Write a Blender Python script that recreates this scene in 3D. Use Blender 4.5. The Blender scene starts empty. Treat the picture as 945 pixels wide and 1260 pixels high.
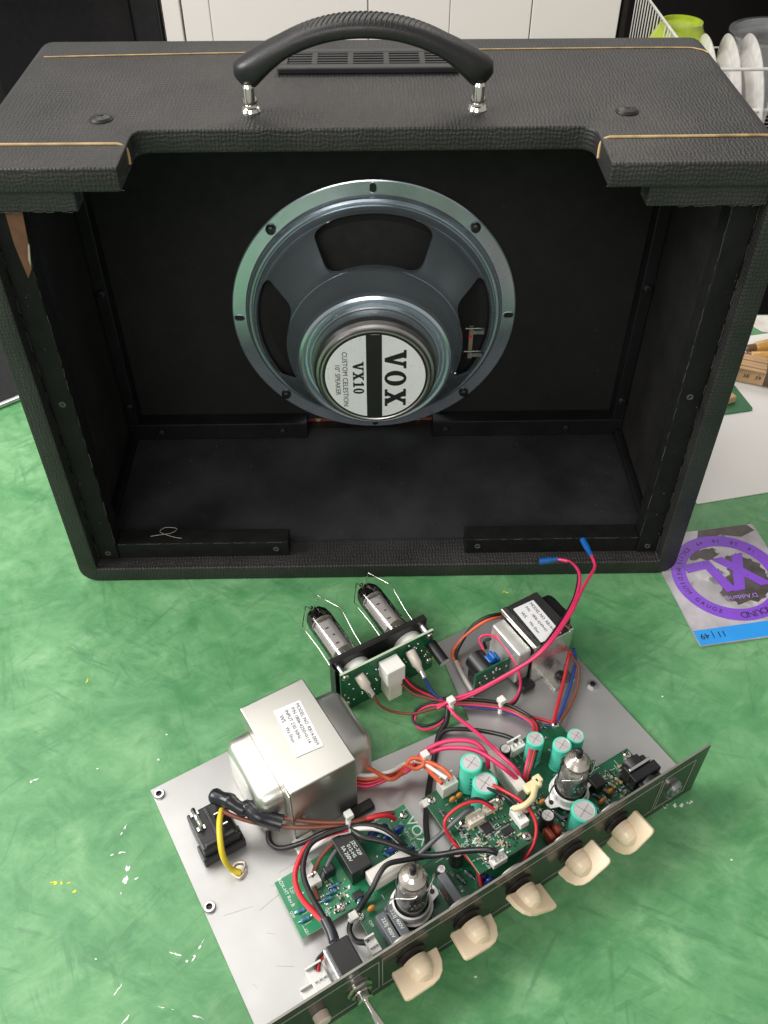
import bpy, bmesh, math, random
from mathutils import Vector as V, Matrix as M
random.seed(7)
scene = bpy.context.scene
COL = scene.collection
R = math.radians

# ------------------------------------------------------------------ camera
FPX, CAM = 1132.56, V((-0.0042, -0.5420, 0.6149))
PITCH, YAW, ROLL = 0.7776, 0.0161, -0.0019
fw = V((math.cos(PITCH) * math.sin(YAW), math.cos(PITCH) * math.cos(YAW), -math.sin(PITCH)))
rt0 = V((math.cos(YAW), -math.sin(YAW), 0)); up0 = rt0.cross(fw)
rt = rt0 * math.cos(ROLL) + up0 * math.sin(ROLL); up = up0 * math.cos(ROLL) - rt0 * math.sin(ROLL)
cd = bpy.data.cameras.new('camera'); cam = bpy.data.objects.new('camera', cd); COL.objects.link(cam)
cam.matrix_world = M(((rt.x, up.x, -fw.x, CAM.x), (rt.y, up.y, -fw.y, CAM.y), (rt.z, up.z, -fw.z, CAM.z), (0, 0, 0, 1)))
cd.sensor_fit = 'VERTICAL'; cd.sensor_height = 36; cd.lens = 36 * FPX / 1260
cd.clip_start = 0.01; cd.clip_end = 50
scene.camera = cam

# ------------------------------------------------------------------ light
w = bpy.data.worlds.new('World'); scene.world = w; w.use_nodes = True
bg = w.node_tree.nodes['Background']; bg.inputs[0].default_value = (1.0, 0.975, 0.94, 1); bg.inputs[1].default_value = 0.36

def area(name, loc, target, sx, sy, power, col):
    d = bpy.data.lights.new(name, 'AREA'); d.shape = 'RECTANGLE'; d.size = sx; d.size_y = sy; d.energy = power; d.color = col
    o = bpy.data.objects.new(name, d); COL.objects.link(o); o.location = loc
    o.rotation_euler = (V(target) - V(loc)).to_track_quat('-Z', 'Y').to_euler()
    return o
area('window_light', (-1.75, -0.25, 1.35), (0.1, -0.1, 0), 1.1, 1.0, 44, (1.0, 0.99, 0.97))
area('overhead_light', (-0.75, 0.55, 1.95), (0.0, -0.1, 0.1), 1.2, 0.9, 13, (1.0, 0.97, 0.93))
area('kitchen_light', (0.2, 2.1, 2.0), (0.1, 0.6, 0.1), 2.0, 1.0, 18, (1.0, 0.93, 0.84))
area('room_light', (-0.4, -1.9, 1.7), (0, 0.2, 0.1), 1.2, 0.9, 21, (1.0, 0.97, 0.93))
vs = scene.view_settings
vs.view_transform = 'Standard'; vs.look = 'None'; vs.exposure = 0.10; vs.gamma = 1; vs.use_curve_mapping = False

# ------------------------------------------------------------------ frames
TH = R(30.3); OX, OY = 0.0023, -0.3389            # chassis frame: u along the control panel, v away from it
def at(px, py, z=0.0):                            # where the line of sight through a photo point meets height z
    d = rt * ((px - 472.5) / FPX) - up * ((py - 630) / FPX) + fw
    return CAM + d * ((z - CAM.z) / d.z)
def L(px, py, z=0.012):
    p = at(px, py, z); dx, dy = p.x - OX, p.y - OY
    return V((dx * math.cos(TH) + dy * math.sin(TH), -dx * math.sin(TH) + dy * math.cos(TH), z))

# ------------------------------------------------------------------ materials
def nodes(name):
    m = bpy.data.materials.new(name); m.use_nodes = True
    nt = m.node_tree; return m, nt, nt.nodes['Principled BSDF']
def nd(nt, t, **kw):
    n = nt.nodes.new(t)
    for k, v in kw.items():
        if k.startswith('i_'): n.inputs[int(k[2:])].default_value = v
        else: setattr(n, k, v)
    return n
def lk(nt, a, ao, b, bi): nt.links.new(a.outputs[ao], b.inputs[bi])
def ramp(nt, stops):
    r = nt.nodes.new('ShaderNodeValToRGB'); e = r.color_ramp.elements
    while len(e) < len(stops): e.new(0.5)
    for i, (p, c) in enumerate(stops):
        e[i].position = p; e[i].color = (c[0], c[1], c[2], 1)
    return r
MATS = {}
def pm(name, col, rough=0.5, metal=0.0, var=0.12, nscale=60, bump=0.0, bscale=400, rvar=0.1, spec=0.5, coat=0.0, trans=0):
    """plain procedural material: noise-varied colour and roughness, optional fine relief"""
    if name in MATS: return MATS[name]
    m, nt, b = nodes(name)
    tc = nd(nt, 'ShaderNodeTexCoord')
    n = nd(nt, 'ShaderNodeTexNoise'); n.inputs['Scale'].default_value = nscale; n.inputs['Detail'].default_value = 5
    lk(nt, tc, 'Object', n, 'Vector')
    lo = [c * (1 - var) for c in col]; hi = [min(1, c * (1 + var)) for c in col]
    r = ramp(nt, [(0.3, lo), (0.7, hi)]); lk(nt, n, 'Fac', r, 0); lk(nt, r, 0, b, 'Base Color')
    mr = nd(nt, 'ShaderNodeMapRange'); mr.inputs[3].default_value = max(0.03, rough - rvar); mr.inputs[4].default_value = min(1, rough + rvar)
    n2 = nd(nt, 'ShaderNodeTexNoise'); n2.inputs['Scale'].default_value = nscale * 2.3; n2.inputs['Detail'].default_value = 4
    lk(nt, tc, 'Object', n2, 'Vector'); lk(nt, n2, 'Fac', mr, 0); lk(nt, mr, 0, b, 'Roughness')
    b.inputs['Metallic'].default_value = metal; b.inputs['Specular IOR Level'].default_value = spec
    b.inputs['Coat Weight'].default_value = coat; b.inputs['Coat Roughness'].default_value = 0.08
    if bump:
        n3 = nd(nt, 'ShaderNodeTexNoise'); n3.inputs['Scale'].default_value = bscale; n3.inputs['Detail'].default_value = 3
        lk(nt, tc, 'Object', n3, 'Vector')
        bp = nd(nt, 'ShaderNodeBump'); bp.inputs['Strength'].default_value = bump; bp.inputs['Distance'].default_value = 0.0006
        lk(nt, n3, 'Fac', bp, 'Height'); lk(nt, bp, 0, b, 'Normal')
    MATS[name] = m; return m

def tolex_mat():
    m, nt, b = nodes('black_textured_vinyl')
    tc = nd(nt, 'ShaderNodeTexCoord')
    n = nd(nt, 'ShaderNodeTexNoise'); n.inputs['Scale'].default_value = 150; n.inputs['Detail'].default_value = 4
    lk(nt, tc, 'Object', n, 'Vector')
    mx = nd(nt, 'ShaderNodeVectorMath', operation='SUBTRACT'); mx.inputs[1].default_value = (0.5, 0.5, 0.5); lk(nt, n, 'Color', mx, 0)
    sc = nd(nt, 'ShaderNodeVectorMath', operation='SCALE'); sc.inputs['Scale'].default_value = 0.006; lk(nt, mx, 0, sc, 0)
    ad = nd(nt, 'ShaderNodeVectorMath', operation='ADD'); lk(nt, tc, 'Object', ad, 0); lk(nt, sc, 0, ad, 1)
    geo = nd(nt, 'ShaderNodeNewGeometry'); sp = nd(nt, 'ShaderNodeSeparateXYZ'); lk(nt, geo, 'True Normal', sp, 0)
    tot = None
    for ax, k, wgt in (('X', 118, 1.0), ('Z', 104, 0.95), ('Y', 82, 0.5)):
        wv = nd(nt, 'ShaderNodeTexWave', wave_type='BANDS', bands_direction=ax, wave_profile='SIN')
        wv.inputs['Scale'].default_value = k; wv.inputs['Distortion'].default_value = 0
        lk(nt, ad, 0, wv, 'Vector')
        ab = nd(nt, 'ShaderNodeMath', operation='ABSOLUTE'); lk(nt, sp, 'XYZ'.index(ax), ab, 0)
        iv = nd(nt, 'ShaderNodeMath', operation='MULTIPLY_ADD'); iv.inputs[1].default_value = -wgt; iv.inputs[2].default_value = wgt; lk(nt, ab, 0, iv, 0)
        mu = nd(nt, 'ShaderNodeMath', operation='MULTIPLY'); lk(nt, wv, 'Fac', mu, 0); lk(nt, iv, 0, mu, 1)
        if tot is None: tot = mu
        else:
            t2 = nd(nt, 'ShaderNodeMath', operation='ADD'); lk(nt, tot, 0, t2, 0); lk(nt, mu, 0, t2, 1); tot = t2
    a2 = tot
    nf = nd(nt, 'ShaderNodeTexNoise'); nf.inputs['Scale'].default_value = 600; nf.inputs['Detail'].default_value = 3; lk(nt, tc, 'Object', nf, 'Vector')
    a3 = nd(nt, 'ShaderNodeMath', operation='MULTIPLY_ADD'); a3.inputs[1].default_value = 0.9; lk(nt, nf, 'Fac', a3, 0); lk(nt, a2, 0, a3, 2)
    bp = nd(nt, 'ShaderNodeBump'); bp.inputs['Strength'].default_value = 0.42; bp.inputs['Distance'].default_value = 0.0006
    lk(nt, a3, 0, bp, 'Height'); lk(nt, bp, 0, b, 'Normal')
    n4 = nd(nt, 'ShaderNodeTexNoise'); n4.inputs['Scale'].default_value = 25; n4.inputs['Detail'].default_value = 6; lk(nt, tc, 'Object', n4, 'Vector')
    r = ramp(nt, [(0.3, (0.010, 0.0095, 0.009)), (0.72, (0.026, 0.0245, 0.023))]); lk(nt, n4, 'Fac', r, 0); lk(nt, r, 0, b, 'Base Color')
    b.inputs['Roughness'].default_value = 0.5; b.inputs['Specular IOR Level'].default_value = 0.55
    return m

def table_mat():
    m, nt, b = nodes('sponged_green_paint')
    tc = nd(nt, 'ShaderNodeTexCoord')
    def noise(scale, detail, rough=0.55, stretch=None, rot=0, dist=0.0):
        n = nd(nt, 'ShaderNodeTexNoise'); n.inputs['Scale'].default_value = scale; n.inputs['Detail'].default_value = detail
        n.inputs['Roughness'].default_value = rough; n.inputs['Distortion'].default_value = dist
        if stretch:
            m0 = nd(nt, 'ShaderNodeMapping'); m0.inputs['Rotation'].default_value = (0, 0, rot); lk(nt, tc, 'Object', m0, 'Vector')
            mp = nd(nt, 'ShaderNodeMapping'); mp.inputs['Scale'].default_value = stretch
            lk(nt, m0, 0, mp, 'Vector'); lk(nt, mp, 0, n, 'Vector')
        else: lk(nt, tc, 'Object', n, 'Vector')
        return n
    base = noise(18, 12, 0.70, (1, 1.35, 1), 0.4, 0.5)
    r = ramp(nt, [(0.25, (0.042, 0.190, 0.066)), (0.42, (0.088, 0.280, 0.105)), (0.56, (0.142, 0.355, 0.150)), (0.76, (0.262, 0.500, 0.252))])
    lk(nt, base, 'Fac', r, 0)
    cur = r
    def layer(cur, fac, col, amt):
        mx = nd(nt, 'ShaderNodeMix', data_type='RGBA'); mx.inputs[7].default_value = (*col, 1)
        mu = nd(nt, 'ShaderNodeMath', operation='MULTIPLY'); mu.inputs[1].default_value = amt; lk(nt, fac, 0, mu, 0)
        lk(nt, mu, 0, mx, 0)
        nt.links.new(cur.outputs[0] if cur.bl_idname != 'ShaderNodeMix' else cur.outputs[2], mx.inputs[6]); return mx
    def thr(n, a, c):
        t = nd(nt, 'ShaderNodeMapRange'); t.inputs[1].default_value = a; t.inputs[2].default_value = c; lk(nt, n, 'Fac', t, 0); return t
    def mul(a, c):
        t = nd(nt, 'ShaderNodeMath', operation='MULTIPLY'); lk(nt, a, 0, t, 0); lk(nt, c, 0, t, 1); return t
    # pale cloudy dabs, then brush streaks at several angles, then fine dark scuffs
    cur = layer(cur, thr(noise(30, 8, 0.7, (1, 1.8, 1), -0.5, 0.4), 0.50, 0.74), (0.30, 0.54, 0.285), 0.42)
    cur = layer(cur, thr(noise(6.5, 6, 0.6, (1, 1.2, 1), 0.9, 0.5), 0.46, 0.70), (0.048, 0.212, 0.082), 0.5)
    for i, (rot, sc_) in enumerate(((0.5, 34), (-0.5, 30), (1.25, 36), (2.2, 32))):
        streak = thr(noise(sc_, 6, 0.65, (0.5, 2.8, 1), rot, 0.5), 0.54, 0.64)
        patch = thr(noise(11 + i, 4, 0.5, (1, 1, 1), 1.1 * i), 0.50, 0.62)
        cur = layer(cur, mul(streak, patch), (0.050, 0.195, 0.075), 0.5)
    for i, (rot, sc_) in enumerate(((0.25, 70), (1.0, 84), (-0.8, 76), (1.7, 80))):
        streak = thr(noise(sc_, 3, 0.6, (0.16, 2.4, 1), rot, 0.12), 0.60, 0.69)
        patch = thr(noise(17 + i * 3, 3, 0.5, (1, 1, 1), 2 + 1.7 * i), 0.55, 0.64)
        cur = layer(cur, mul(streak, patch), (0.035, 0.135, 0.055), 0.30)
    cur = layer(cur, thr(noise(46, 5, 0.6), 0.64, 0.8), (0.06, 0.19, 0.085), 0.4)
    lk(nt, cur, 2, b, 'Base Color')
    mr = nd(nt, 'ShaderNodeMapRange'); mr.inputs[3].default_value = 0.34; mr.inputs[4].default_value = 0.6
    lk(nt, base, 'Fac', mr, 0); lk(nt, mr, 0, b, 'Roughness')
    bp = nd(nt, 'ShaderNodeBump'); bp.inputs['Strength'].default_value = 0.12; bp.inputs['Distance'].default_value = 0.001
    lk(nt, noise(90, 6, 0.6), 'Fac', bp, 'Height'); lk(nt, bp, 0, b, 'Normal')
    return m

def glass_mat(name, tint, frost=0.0):
    m = bpy.data.materials.new(name); m.use_nodes = True; nt = m.node_tree; nt.nodes.clear()
    o = nd(nt, 'ShaderNodeOutputMaterial'); t = nd(nt, 'ShaderNodeBsdfTransparent'); t.inputs[0].default_value = (*tint, 1)
    g = nd(nt, 'ShaderNodeBsdfGlossy'); g.inputs['Roughness'].default_value = 0.04; g.inputs[0].default_value = (0.95, 0.95, 0.95, 1)
    f = nd(nt, 'ShaderNodeFresnel'); f.inputs['IOR'].default_value = 1.55
    ad = nd(nt, 'ShaderNodeMath', operation='ADD'); ad.inputs[1].default_value = 0.03 + frost; lk(nt, f, 0, ad, 0)
    mx = nd(nt, 'ShaderNodeMixShader'); lk(nt, ad, 0, mx, 0); lk(nt, t, 0, mx, 1); lk(nt, g, 0, mx, 2); lk(nt, mx, 0, o, 0)
    return m

def cloth_mat():
    m, nt, b = nodes('brown_diamond_grille_cloth')
    tc = nd(nt, 'ShaderNodeTexCoord')
    ws = []
    for rot in (0.785, -0.785):
        mp = nd(nt, 'ShaderNodeMapping'); mp.inputs['Rotation'].default_value = (0, rot, 0); lk(nt, tc, 'Object', mp, 'Vector')
        wv = nd(nt, 'ShaderNodeTexWave', wave_type='BANDS', bands_direction='X'); wv.inputs['Scale'].default_value = 26; lk(nt, mp, 0, wv, 'Vector'); ws.append(wv)
    mxx = nd(nt, 'ShaderNodeMath', operation='MAXIMUM'); lk(nt, ws[0], 'Fac', mxx, 0); lk(nt, ws[1], 'Fac', mxx, 1)
    r = ramp(nt, [(0.93, (0.24, 0.055, 0.045)), (0.97, (0.60, 0.42, 0.20))]); lk(nt, mxx, 0, r, 0); lk(nt, r, 0, b, 'Base Color')
    b.inputs['Roughness'].default_value = 0.8
    return m

TOLEX = tolex_mat(); GREEN = table_mat(); CLOTH = cloth_mat()
BLACKIN = pm('black_painted_wood', (0.0085, 0.0085, 0.009), 0.5, spec=0.35, bump=0.25, bscale=180, var=0.35, nscale=30)
CLEAT = pm('black_lined_cleat', (0.008, 0.0078, 0.0076), 0.6, spec=0.22, bump=0.5, bscale=420, var=0.3, nscale=70)
BAFFLE = pm('black_baffle_board', (0.0055, 0.0053, 0.005), 0.8, bump=0.3, bscale=300, var=0.3, nscale=40)
BLACKP = pm('black_plastic', (0.012, 0.012, 0.013), 0.38, bump=0.05)
RUBBER = pm('black_rubber', (0.012, 0.012, 0.012), 0.42, bump=0.3, bscale=260)
CHROME = pm('nickel_plate', (0.82, 0.79, 0.72), 0.14, 1.0, rvar=0.06)
STEEL = pm('zinc_steel', (0.60, 0.61, 0.62), 0.34, 1.0, var=0.06, nscale=20)
SPKST = pm('blued_speaker_steel', (0.56, 0.65, 0.72), 0.22, 0.84, var=0.10, nscale=14, bump=0.02, bscale=500)
PLATE = pm('brushed_aluminium', (0.55, 0.545, 0.535), 0.46, 0.85, var=0.09, nscale=14, rvar=0.09, bump=0.08, bscale=60)
BELL = pm('bright_transformer_steel', (0.66, 0.65, 0.60), 0.36, 0.93, var=0.04, nscale=12)
GOLD = pm('gold_piping', (0.44, 0.31, 0.14), 0.55, var=0.3, nscale=90)
WHITE = pm('white_paper', (0.80, 0.78, 0.75), 0.7, var=0.03, nscale=8)
LABEL = pm('white_label', (0.86, 0.86, 0.86), 0.35, 0.15, var=0.03)
INK = pm('black_ink', (0.012, 0.012, 0.012), 0.4)
PCB = pm('green_circuit_board', (0.010, 0.105, 0.045), 0.3, var=0.25, nscale=90, spec=0.6)
PCBL = pm('light_green_circuit_board', (0.020, 0.230, 0.100), 0.3, var=0.15, nscale=80)
PCBE = pm('circuit_board_edge', (0.45, 0.55, 0.38), 0.6)
SILK = pm('white_silkscreen', (0.72, 0.78, 0.72), 0.6)
SOLDER = pm('solder', (0.75, 0.75, 0.74), 0.25, 1.0)
TEAL = pm('teal_sleeve', (0.095, 0.64, 0.46), 0.35, var=0.08)
CAPTOP = pm('capacitor_aluminium_top', (0.84, 0.80, 0.79), 0.35, 0.6)
CREAM = pm('cream_plastic', (0.84, 0.68, 0.475), 0.3, var=0.05, nscale=40, coat=0.25)
NYLON = pm('white_nylon', (0.80, 0.79, 0.74), 0.4, var=0.04)
YNYLON = pm('yellowed_nylon', (0.76, 0.66, 0.38), 0.45)
CERAM = pm('white_ceramic', (0.72, 0.69, 0.62), 0.6, bump=0.2)
GREYC = pm('grey_film_plastic', (0.115, 0.125, 0.135), 0.45)
REDC = pm('red_film_plastic', (0.36, 0.045, 0.025), 0.25, coat=0.4)
BLUEC = pm('blue_epoxy', (0.02, 0.045, 0.22), 0.25, coat=0.4)
ORANGEC = pm('orange_epoxy', (0.55, 0.22, 0.04), 0.3)
RESIST = pm('blue_resistor', (0.10, 0.28, 0.45), 0.35)
TANRES = pm('tan_resistor', (0.52, 0.40, 0.22), 0.4)
COPPER = pm('dark_control_panel', (0.060, 0.056, 0.048), 0.22, 0.55, var=0.2, nscale=18, rvar=0.08)
PANELLINE = pm('panel_line_print', (0.34, 0.34, 0.30), 0.4)
WIRE = {k: pm(k + '_wire_pvc', c, 0.36, var=0.08, rvar=0.05) for k, c in dict(
    pink=(0.70, 0.035, 0.13), red=(0.60, 0.022, 0.035), black=(0.014, 0.014, 0.015), brown=(0.205, 0.065, 0.038), blue=(0.025, 0.06, 0.28),
    orange=(0.72, 0.13, 0.05), white=(0.80, 0.76, 0.72), yellow=(0.72, 0.56, 0.03), grey=(0.10, 0.10, 0.105)).items()}
SLEEVE = pm('heat_shrink_sleeve', (0.017, 0.018, 0.023), 0.28, bump=0.3, bscale=150)
BLUET = pm('blue_terminal_sleeve', (0.01, 0.12, 0.42), 0.2, coat=0.5)
GLASS = glass_mat('clear_valve_glass', (0.97, 0.97, 0.965), 0.02)
SMOKE = glass_mat('smoky_valve_glass', (0.84, 0.82, 0.80), 0.02)
ANODE = pm('grey_anode_plate', (0.62, 0.605, 0.60), 0.5, 0.1, var=0.1)
MICA = pm('mica_spacer', (0.62, 0.60, 0.55), 0.4)
GETTER = pm('silver_getter_flash', (0.86, 0.80, 0.72), 0.2, 0.8, var=0.15, nscale=150)
DGETTER = pm('dark_getter_flash', (0.16, 0.14, 0.12), 0.16, 0.9, var=0.3, nscale=120)
KWHITE = pm('white_kitchen_lacquer', (0.86, 0.82, 0.76), 0.35, var=0.02, nscale=3)
OVENG = pm('black_oven_glass', (0.006, 0.006, 0.007), 0.12, var=0.2)
OVENB = pm('black_oven_enamel', (0.010, 0.010, 0.011), 0.3)
WOODH = pm('yellow_varnished_wood', (0.60, 0.33, 0.08), 0.3, coat=0.4, var=0.15)
WOODR = pm('pale_ruler_wood', (0.52, 0.33, 0.17), 0.55, var=0.12, nscale=50)
WOODB = pm('bare_brown_wood', (0.19, 0.085, 0.045), 0.65, var=0.25, nscale=60)
DKGREY = pm('grey_floor', (0.16, 0.16, 0.165), 0.5, nscale=4)

# ------------------------------------------------------------------ mesh helpers
class MB:
    def __init__(s): s.v, s.f, s.m, s.s = [], [], [], []
    def add(s, vs, fs, mat=0, smooth=False):
        o = len(s.v); s.v += [V(p) for p in vs]
        for i, f in enumerate(fs):
            s.f.append([o + k for k in f]); s.m.append(mat); s.s.append(smooth[i] if isinstance(smooth, list) else smooth)
        return s
    def box(s, lo, hi, mat=0, b=0.0, seg=2, T=None):
        lo, hi = V(lo), V(hi); c = (lo + hi) / 2; d = hi - lo
        bm = bmesh.new(); bmesh.ops.create_cube(bm, size=1)
        for v in bm.verts: v.co = V((v.co.x * d.x, v.co.y * d.y, v.co.z * d.z)) + c
        if b: bmesh.ops.bevel(bm, geom=bm.edges[:], offset=min(b, 0.49 * min(d)), segments=seg, affect='EDGES', profile=0.5)
        s.bm(bm, mat, T); return s
    def bm(s, bm, mat=0, T=None, smooth=False):
        bm.verts.index_update()
        vs = [(T @ v.co if T else v.co.copy()) for v in bm.verts]
        s.add(vs, [[v.index for v in f.verts] for f in bm.faces], mat, smooth); bm.free(); return s
    def cyl(s, a, b, r0, r1=None, n=20, mat=0, caps=True, capmat=None):
        a, b = V(a), V(b); r1 = r0 if r1 is None else r1
        q = (b - a).normalized().to_track_quat('Z', 'Y')
        ring = [q @ V((math.cos(2 * math.pi * i / n), math.sin(2 * math.pi * i / n), 0)) for i in range(n)]
        vs = [a + p * r0 for p in ring] + [b + p * r1 for p in ring]
        s.add(vs, [(i, (i + 1) % n, n + (i + 1) % n, n + i) for i in range(n)], mat, True)
        if caps:
            s.add(vs[:n], [list(range(n))[::-1]], mat); s.add(vs[n:], [list(range(n))], mat if capmat is None else capmat)
        return s
    def tube(s, pts, r, n=8, mat=0, caps=True, sq=None):
        pts = [V(p) for p in pts]; k = len(pts)
        rr = r if isinstance(r, (list, tuple)) else [r] * k
        t = [(pts[min(i + 1, k - 1)] - pts[max(i - 1, 0)]).normalized() for i in range(k)]
        nr = t[0].orthogonal().normalized(); vs = []
        for i in range(k):
            nr = (nr - t[i] * nr.dot(t[i])); nr = nr.normalized() if nr.length > 1e-6 else t[i].orthogonal().normalized()
            bn = t[i].cross(nr)
            for j in range(n):
                a = 2 * math.pi * j / n; vs.append(pts[i] + (nr * math.cos(a) + bn * math.sin(a)) * rr[i])
        fs = [(i * n + j, i * n + (j + 1) % n, (i + 1) * n + (j + 1) % n, (i + 1) * n + j) for i in range(k - 1) for j in range(n)]
        s.add(vs, fs, mat, True)
        if caps: s.add(vs[:n], [list(range(n))[::-1]], mat); s.add(vs[-n:], [list(range(n))], mat)
        return s
    def lathe(s, prof, T=None, n=32, mat=0, mats=None, smooth=True):
        """profile of (r, h) turned about the local Z axis of T"""
        T = T or M.Identity(4); vs = []
        for r, h in prof:
            for j in range(n):
                a = 2 * math.pi * j / n; vs.append(T @ V((r * math.cos(a), r * math.sin(a), h)))
        for i in range(len(prof) - 1):
            o = len(s.v)
            s.add(vs[i * n:(i + 2) * n], [(j, (j + 1) % n, n + (j + 1) % n, n + j) for j in range(n)], mats[i] if mats else mat, smooth)
        return s
    def prism(s, poly, h0, h1, T=None, mat=0, top=None, smooth=False):
        n = len(poly); T = T or M.Identity(4)
        vs = [T @ V((p[0], p[1], h0)) for p in poly] + [T @ V((p[0], p[1], h1)) for p in poly]
        s.add(vs, [list(range(n))[::-1]], mat); s.add(vs, [list(range(n, 2 * n))], mat if top is None else top)
        s.add(vs, [(i, (i + 1) % n, n + (i + 1) % n, n + i) for i in range(n)], mat, smooth); return s
    def ball(s, c, r, mat=0, n=12, sc=(1, 1, 1), T=None):
        bm = bmesh.new(); bmesh.ops.create_uvsphere(bm, u_segments=n, v_segments=max(6, n // 2), radius=1)
        for v in bm.verts: v.co = V((v.co.x * r * sc[0], v.co.y * r * sc[1], v.co.z * r * sc[2])) + V(c)
        s.bm(bm, mat, T, True); return s
    def text(s, body, size, T, mat=0, h=0.0, align='CENTER', sx=1.0):
        c = bpy.data.curves.new('t', 'FONT'); c.body = body; c.size = size; c.align_x = align; c.align_y = 'CENTER'; c.resolution_u = 3
        o = bpy.data.objects.new('t', c); COL.objects.link(o)
        me = bpy.data.meshes.new_from_object(o)
        s.add([T @ V((v.co.x * sx, v.co.y, h)) for v in me.vertices], [list(p.vertices) for p in me.polygons], mat)
        bpy.data.objects.remove(o); bpy.data.meshes.remove(me); bpy.data.curves.remove(c); return s

def spline(pts, k=6):
    pts = [V(p) for p in pts]; out = []
    P = [pts[0] * 2 - pts[1]] + pts + [pts[-1] * 2 - pts[-2]]
    for i in range(1, len(P) - 2):
        a, b, c, d = P[i - 1:i + 3]
        for j in range(k):
            t = j / k
            out.append(0.5 * ((2 * b) + (c - a) * t + (2 * a - 5 * b + 4 * c - d) * t * t + (3 * b - a - 3 * c + d) * t ** 3))
    out.append(pts[-1]); return out

ORG = {}
def part(name, mb, mats, parent=None, label=None, kind=None, bevel=None):
    me = bpy.data.meshes.new(name)
    off = ORG.get(parent.name, V((0, 0, 0))) if parent else V((0, 0, 0))
    me.from_pydata([tuple(v - off) for v in mb.v], [], mb.f)
    for m in (mats if isinstance(mats, (list, tuple)) else [mats]): me.materials.append(m)
    me.polygons.foreach_set('material_index', mb.m); me.polygons.foreach_set('use_smooth', [bool(x) for x in mb.s]); me.update()
    o = bpy.data.objects.new(name, me); COL.objects.link(o)
    if parent: o.parent = parent; ORG[o.name] = off
    if label: o['label'] = label
    if kind: o['kind'] = kind
    return o
def thing(name, label, cat, loc=(0, 0, 0), rz=0.0, group=None, org=(0, 0, 0)):
    """an Empty at the thing's base; org = the point of the modelling frame that lies at loc"""
    o = bpy.data.objects.new(name, None); COL.objects.link(o); o.location = loc; o.rotation_euler = (0, 0, rz); o.empty_display_size = 0.02
    o['label'] = label; o['category'] = cat
    if group: o['group'] = group
    ORG[o.name] = V(org); return o
def tag(o, label, cat, group=None):
    o['label'] = label; o['category'] = cat
    if group: o['group'] = group
    return o
def local_to_world(u, v, z=0): return V((OX + u * math.cos(TH) - v * math.sin(TH), OY + u * math.sin(TH) + v * math.cos(TH), z))
def fr(o, x, y, n=None):
    """4x4 with origin o and axes x, y"""
    x = V(x).normalized(); y = V(y).normalized(); z = x.cross(y); o = V(o)
    return M(((x.x, y.x, z.x, o.x), (x.y, y.y, z.y, o.y), (x.z, y.z, z.z, o.z), (0, 0, 0, 1)))
def rrect(x0, y0, x1, y1, r, k=4):
    out = []
    for cx, cy, a0 in ((x1 - r, y0 + r, -90), (x1 - r, y1 - r, 0), (x0 + r, y1 - r, 90), (x0 + r, y0 + r, 180)):
        for i in range(k + 1):
            a = R(a0 + 90 * i / k); out.append((cx + r * math.cos(a), cy + r * math.sin(a)))
    return out
def screw(name, c, r, parent, nrm=(0, 0, 1), mat=None, h=0.0016, phillips=True):
    q = V(nrm).normalized().to_track_quat('Z', 'Y'); T = M.Translation(V(c)) @ q.to_matrix().to_4x4()
    mb = MB(); mb.lathe([(r, 0), (r, h * .35), (r * .82, h * .8), (r * .45, h), (0.0001, h)], T, 16)
    if phillips:
        for a in (0.5, 0.5 + math.pi / 2):
            mb.box((-r * .55, -r * .1, h * .86), (r * .55, r * .1, h * 1.08), 1, T=T @ M.Rotation(a, 4, 'Z'))
    return part(name, mb, [mat or CHROME, INK], parent)

# ------------------------------------------------------------------ the surface and the kitchen behind
FLOOR_Z = -0.76
part('floor', MB().box((-3, -2, FLOOR_Z - 0.02), (3, 3.2, FLOOR_Z)), DKGREY, kind='structure')
tb = thing('table', 'table with a mottled green sponged top, scuffed with white and yellow paint', 'table', (0, -0.15, FLOOR_Z), org=(0, -0.15, FLOOR_Z))
part('table_top', MB().box((-0.78, -0.75, -0.028), (0.80, 0.418, 0), b=0.003), GREEN, tb)
for x in (-0.72, 0.74):
    for y in (-0.69, 0.36):
        part('leg', MB().box((x - 0.03, y - 0.03, FLOOR_Z), (x + 0.03, y + 0.03, -0.028), b=0.003), KWHITE, tb)
def fleck(px, py, L_, W_, ang, col):
    c = at(px, py); mb = MB(); m = 1 if L_ < .0022 else max(3, int(L_ / .0014))
    for q in range(m):
        t = 0 if m == 1 else random.uniform(-1, 1); k0 = (1 - abs(t)) ** .5 if m > 1 else 1; off = random.gauss(0, .35) * W_ * (1 if m > 1 else 0)
        l0 = L_ if m == 1 else random.uniform(.0008, .0028); w0 = max(W_, .0006) * random.uniform(.6, 1.3) * max(.35, k0); n = 7; poly = []
        x0 = c.x + math.cos(ang) * L_ * t - math.sin(ang) * off; y0 = c.y + math.sin(ang) * L_ * t + math.cos(ang) * off; a2 = ang + random.gauss(0, .25)
        for i in range(n * 2):
            a = math.pi * i / n; k = random.uniform(.55, 1.1); x, y = l0 * math.cos(a) * k, w0 * math.sin(a) * k
            poly.append((x0 + x * math.cos(a2) - y * math.sin(a2), y0 + x * math.sin(a2) + y * math.cos(a2)))
        mb.prism(poly, 0.0001, 0.00022 + .00001 * q)
    part('paint_fleck', mb, col, tb)
WPAINT = pm('white_paint_fleck', (0.74, 0.80, 0.74), 0.6); YPAINT = pm('yellow_paint_fleck', (0.70, 0.66, 0.05), 0.6)
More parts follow.
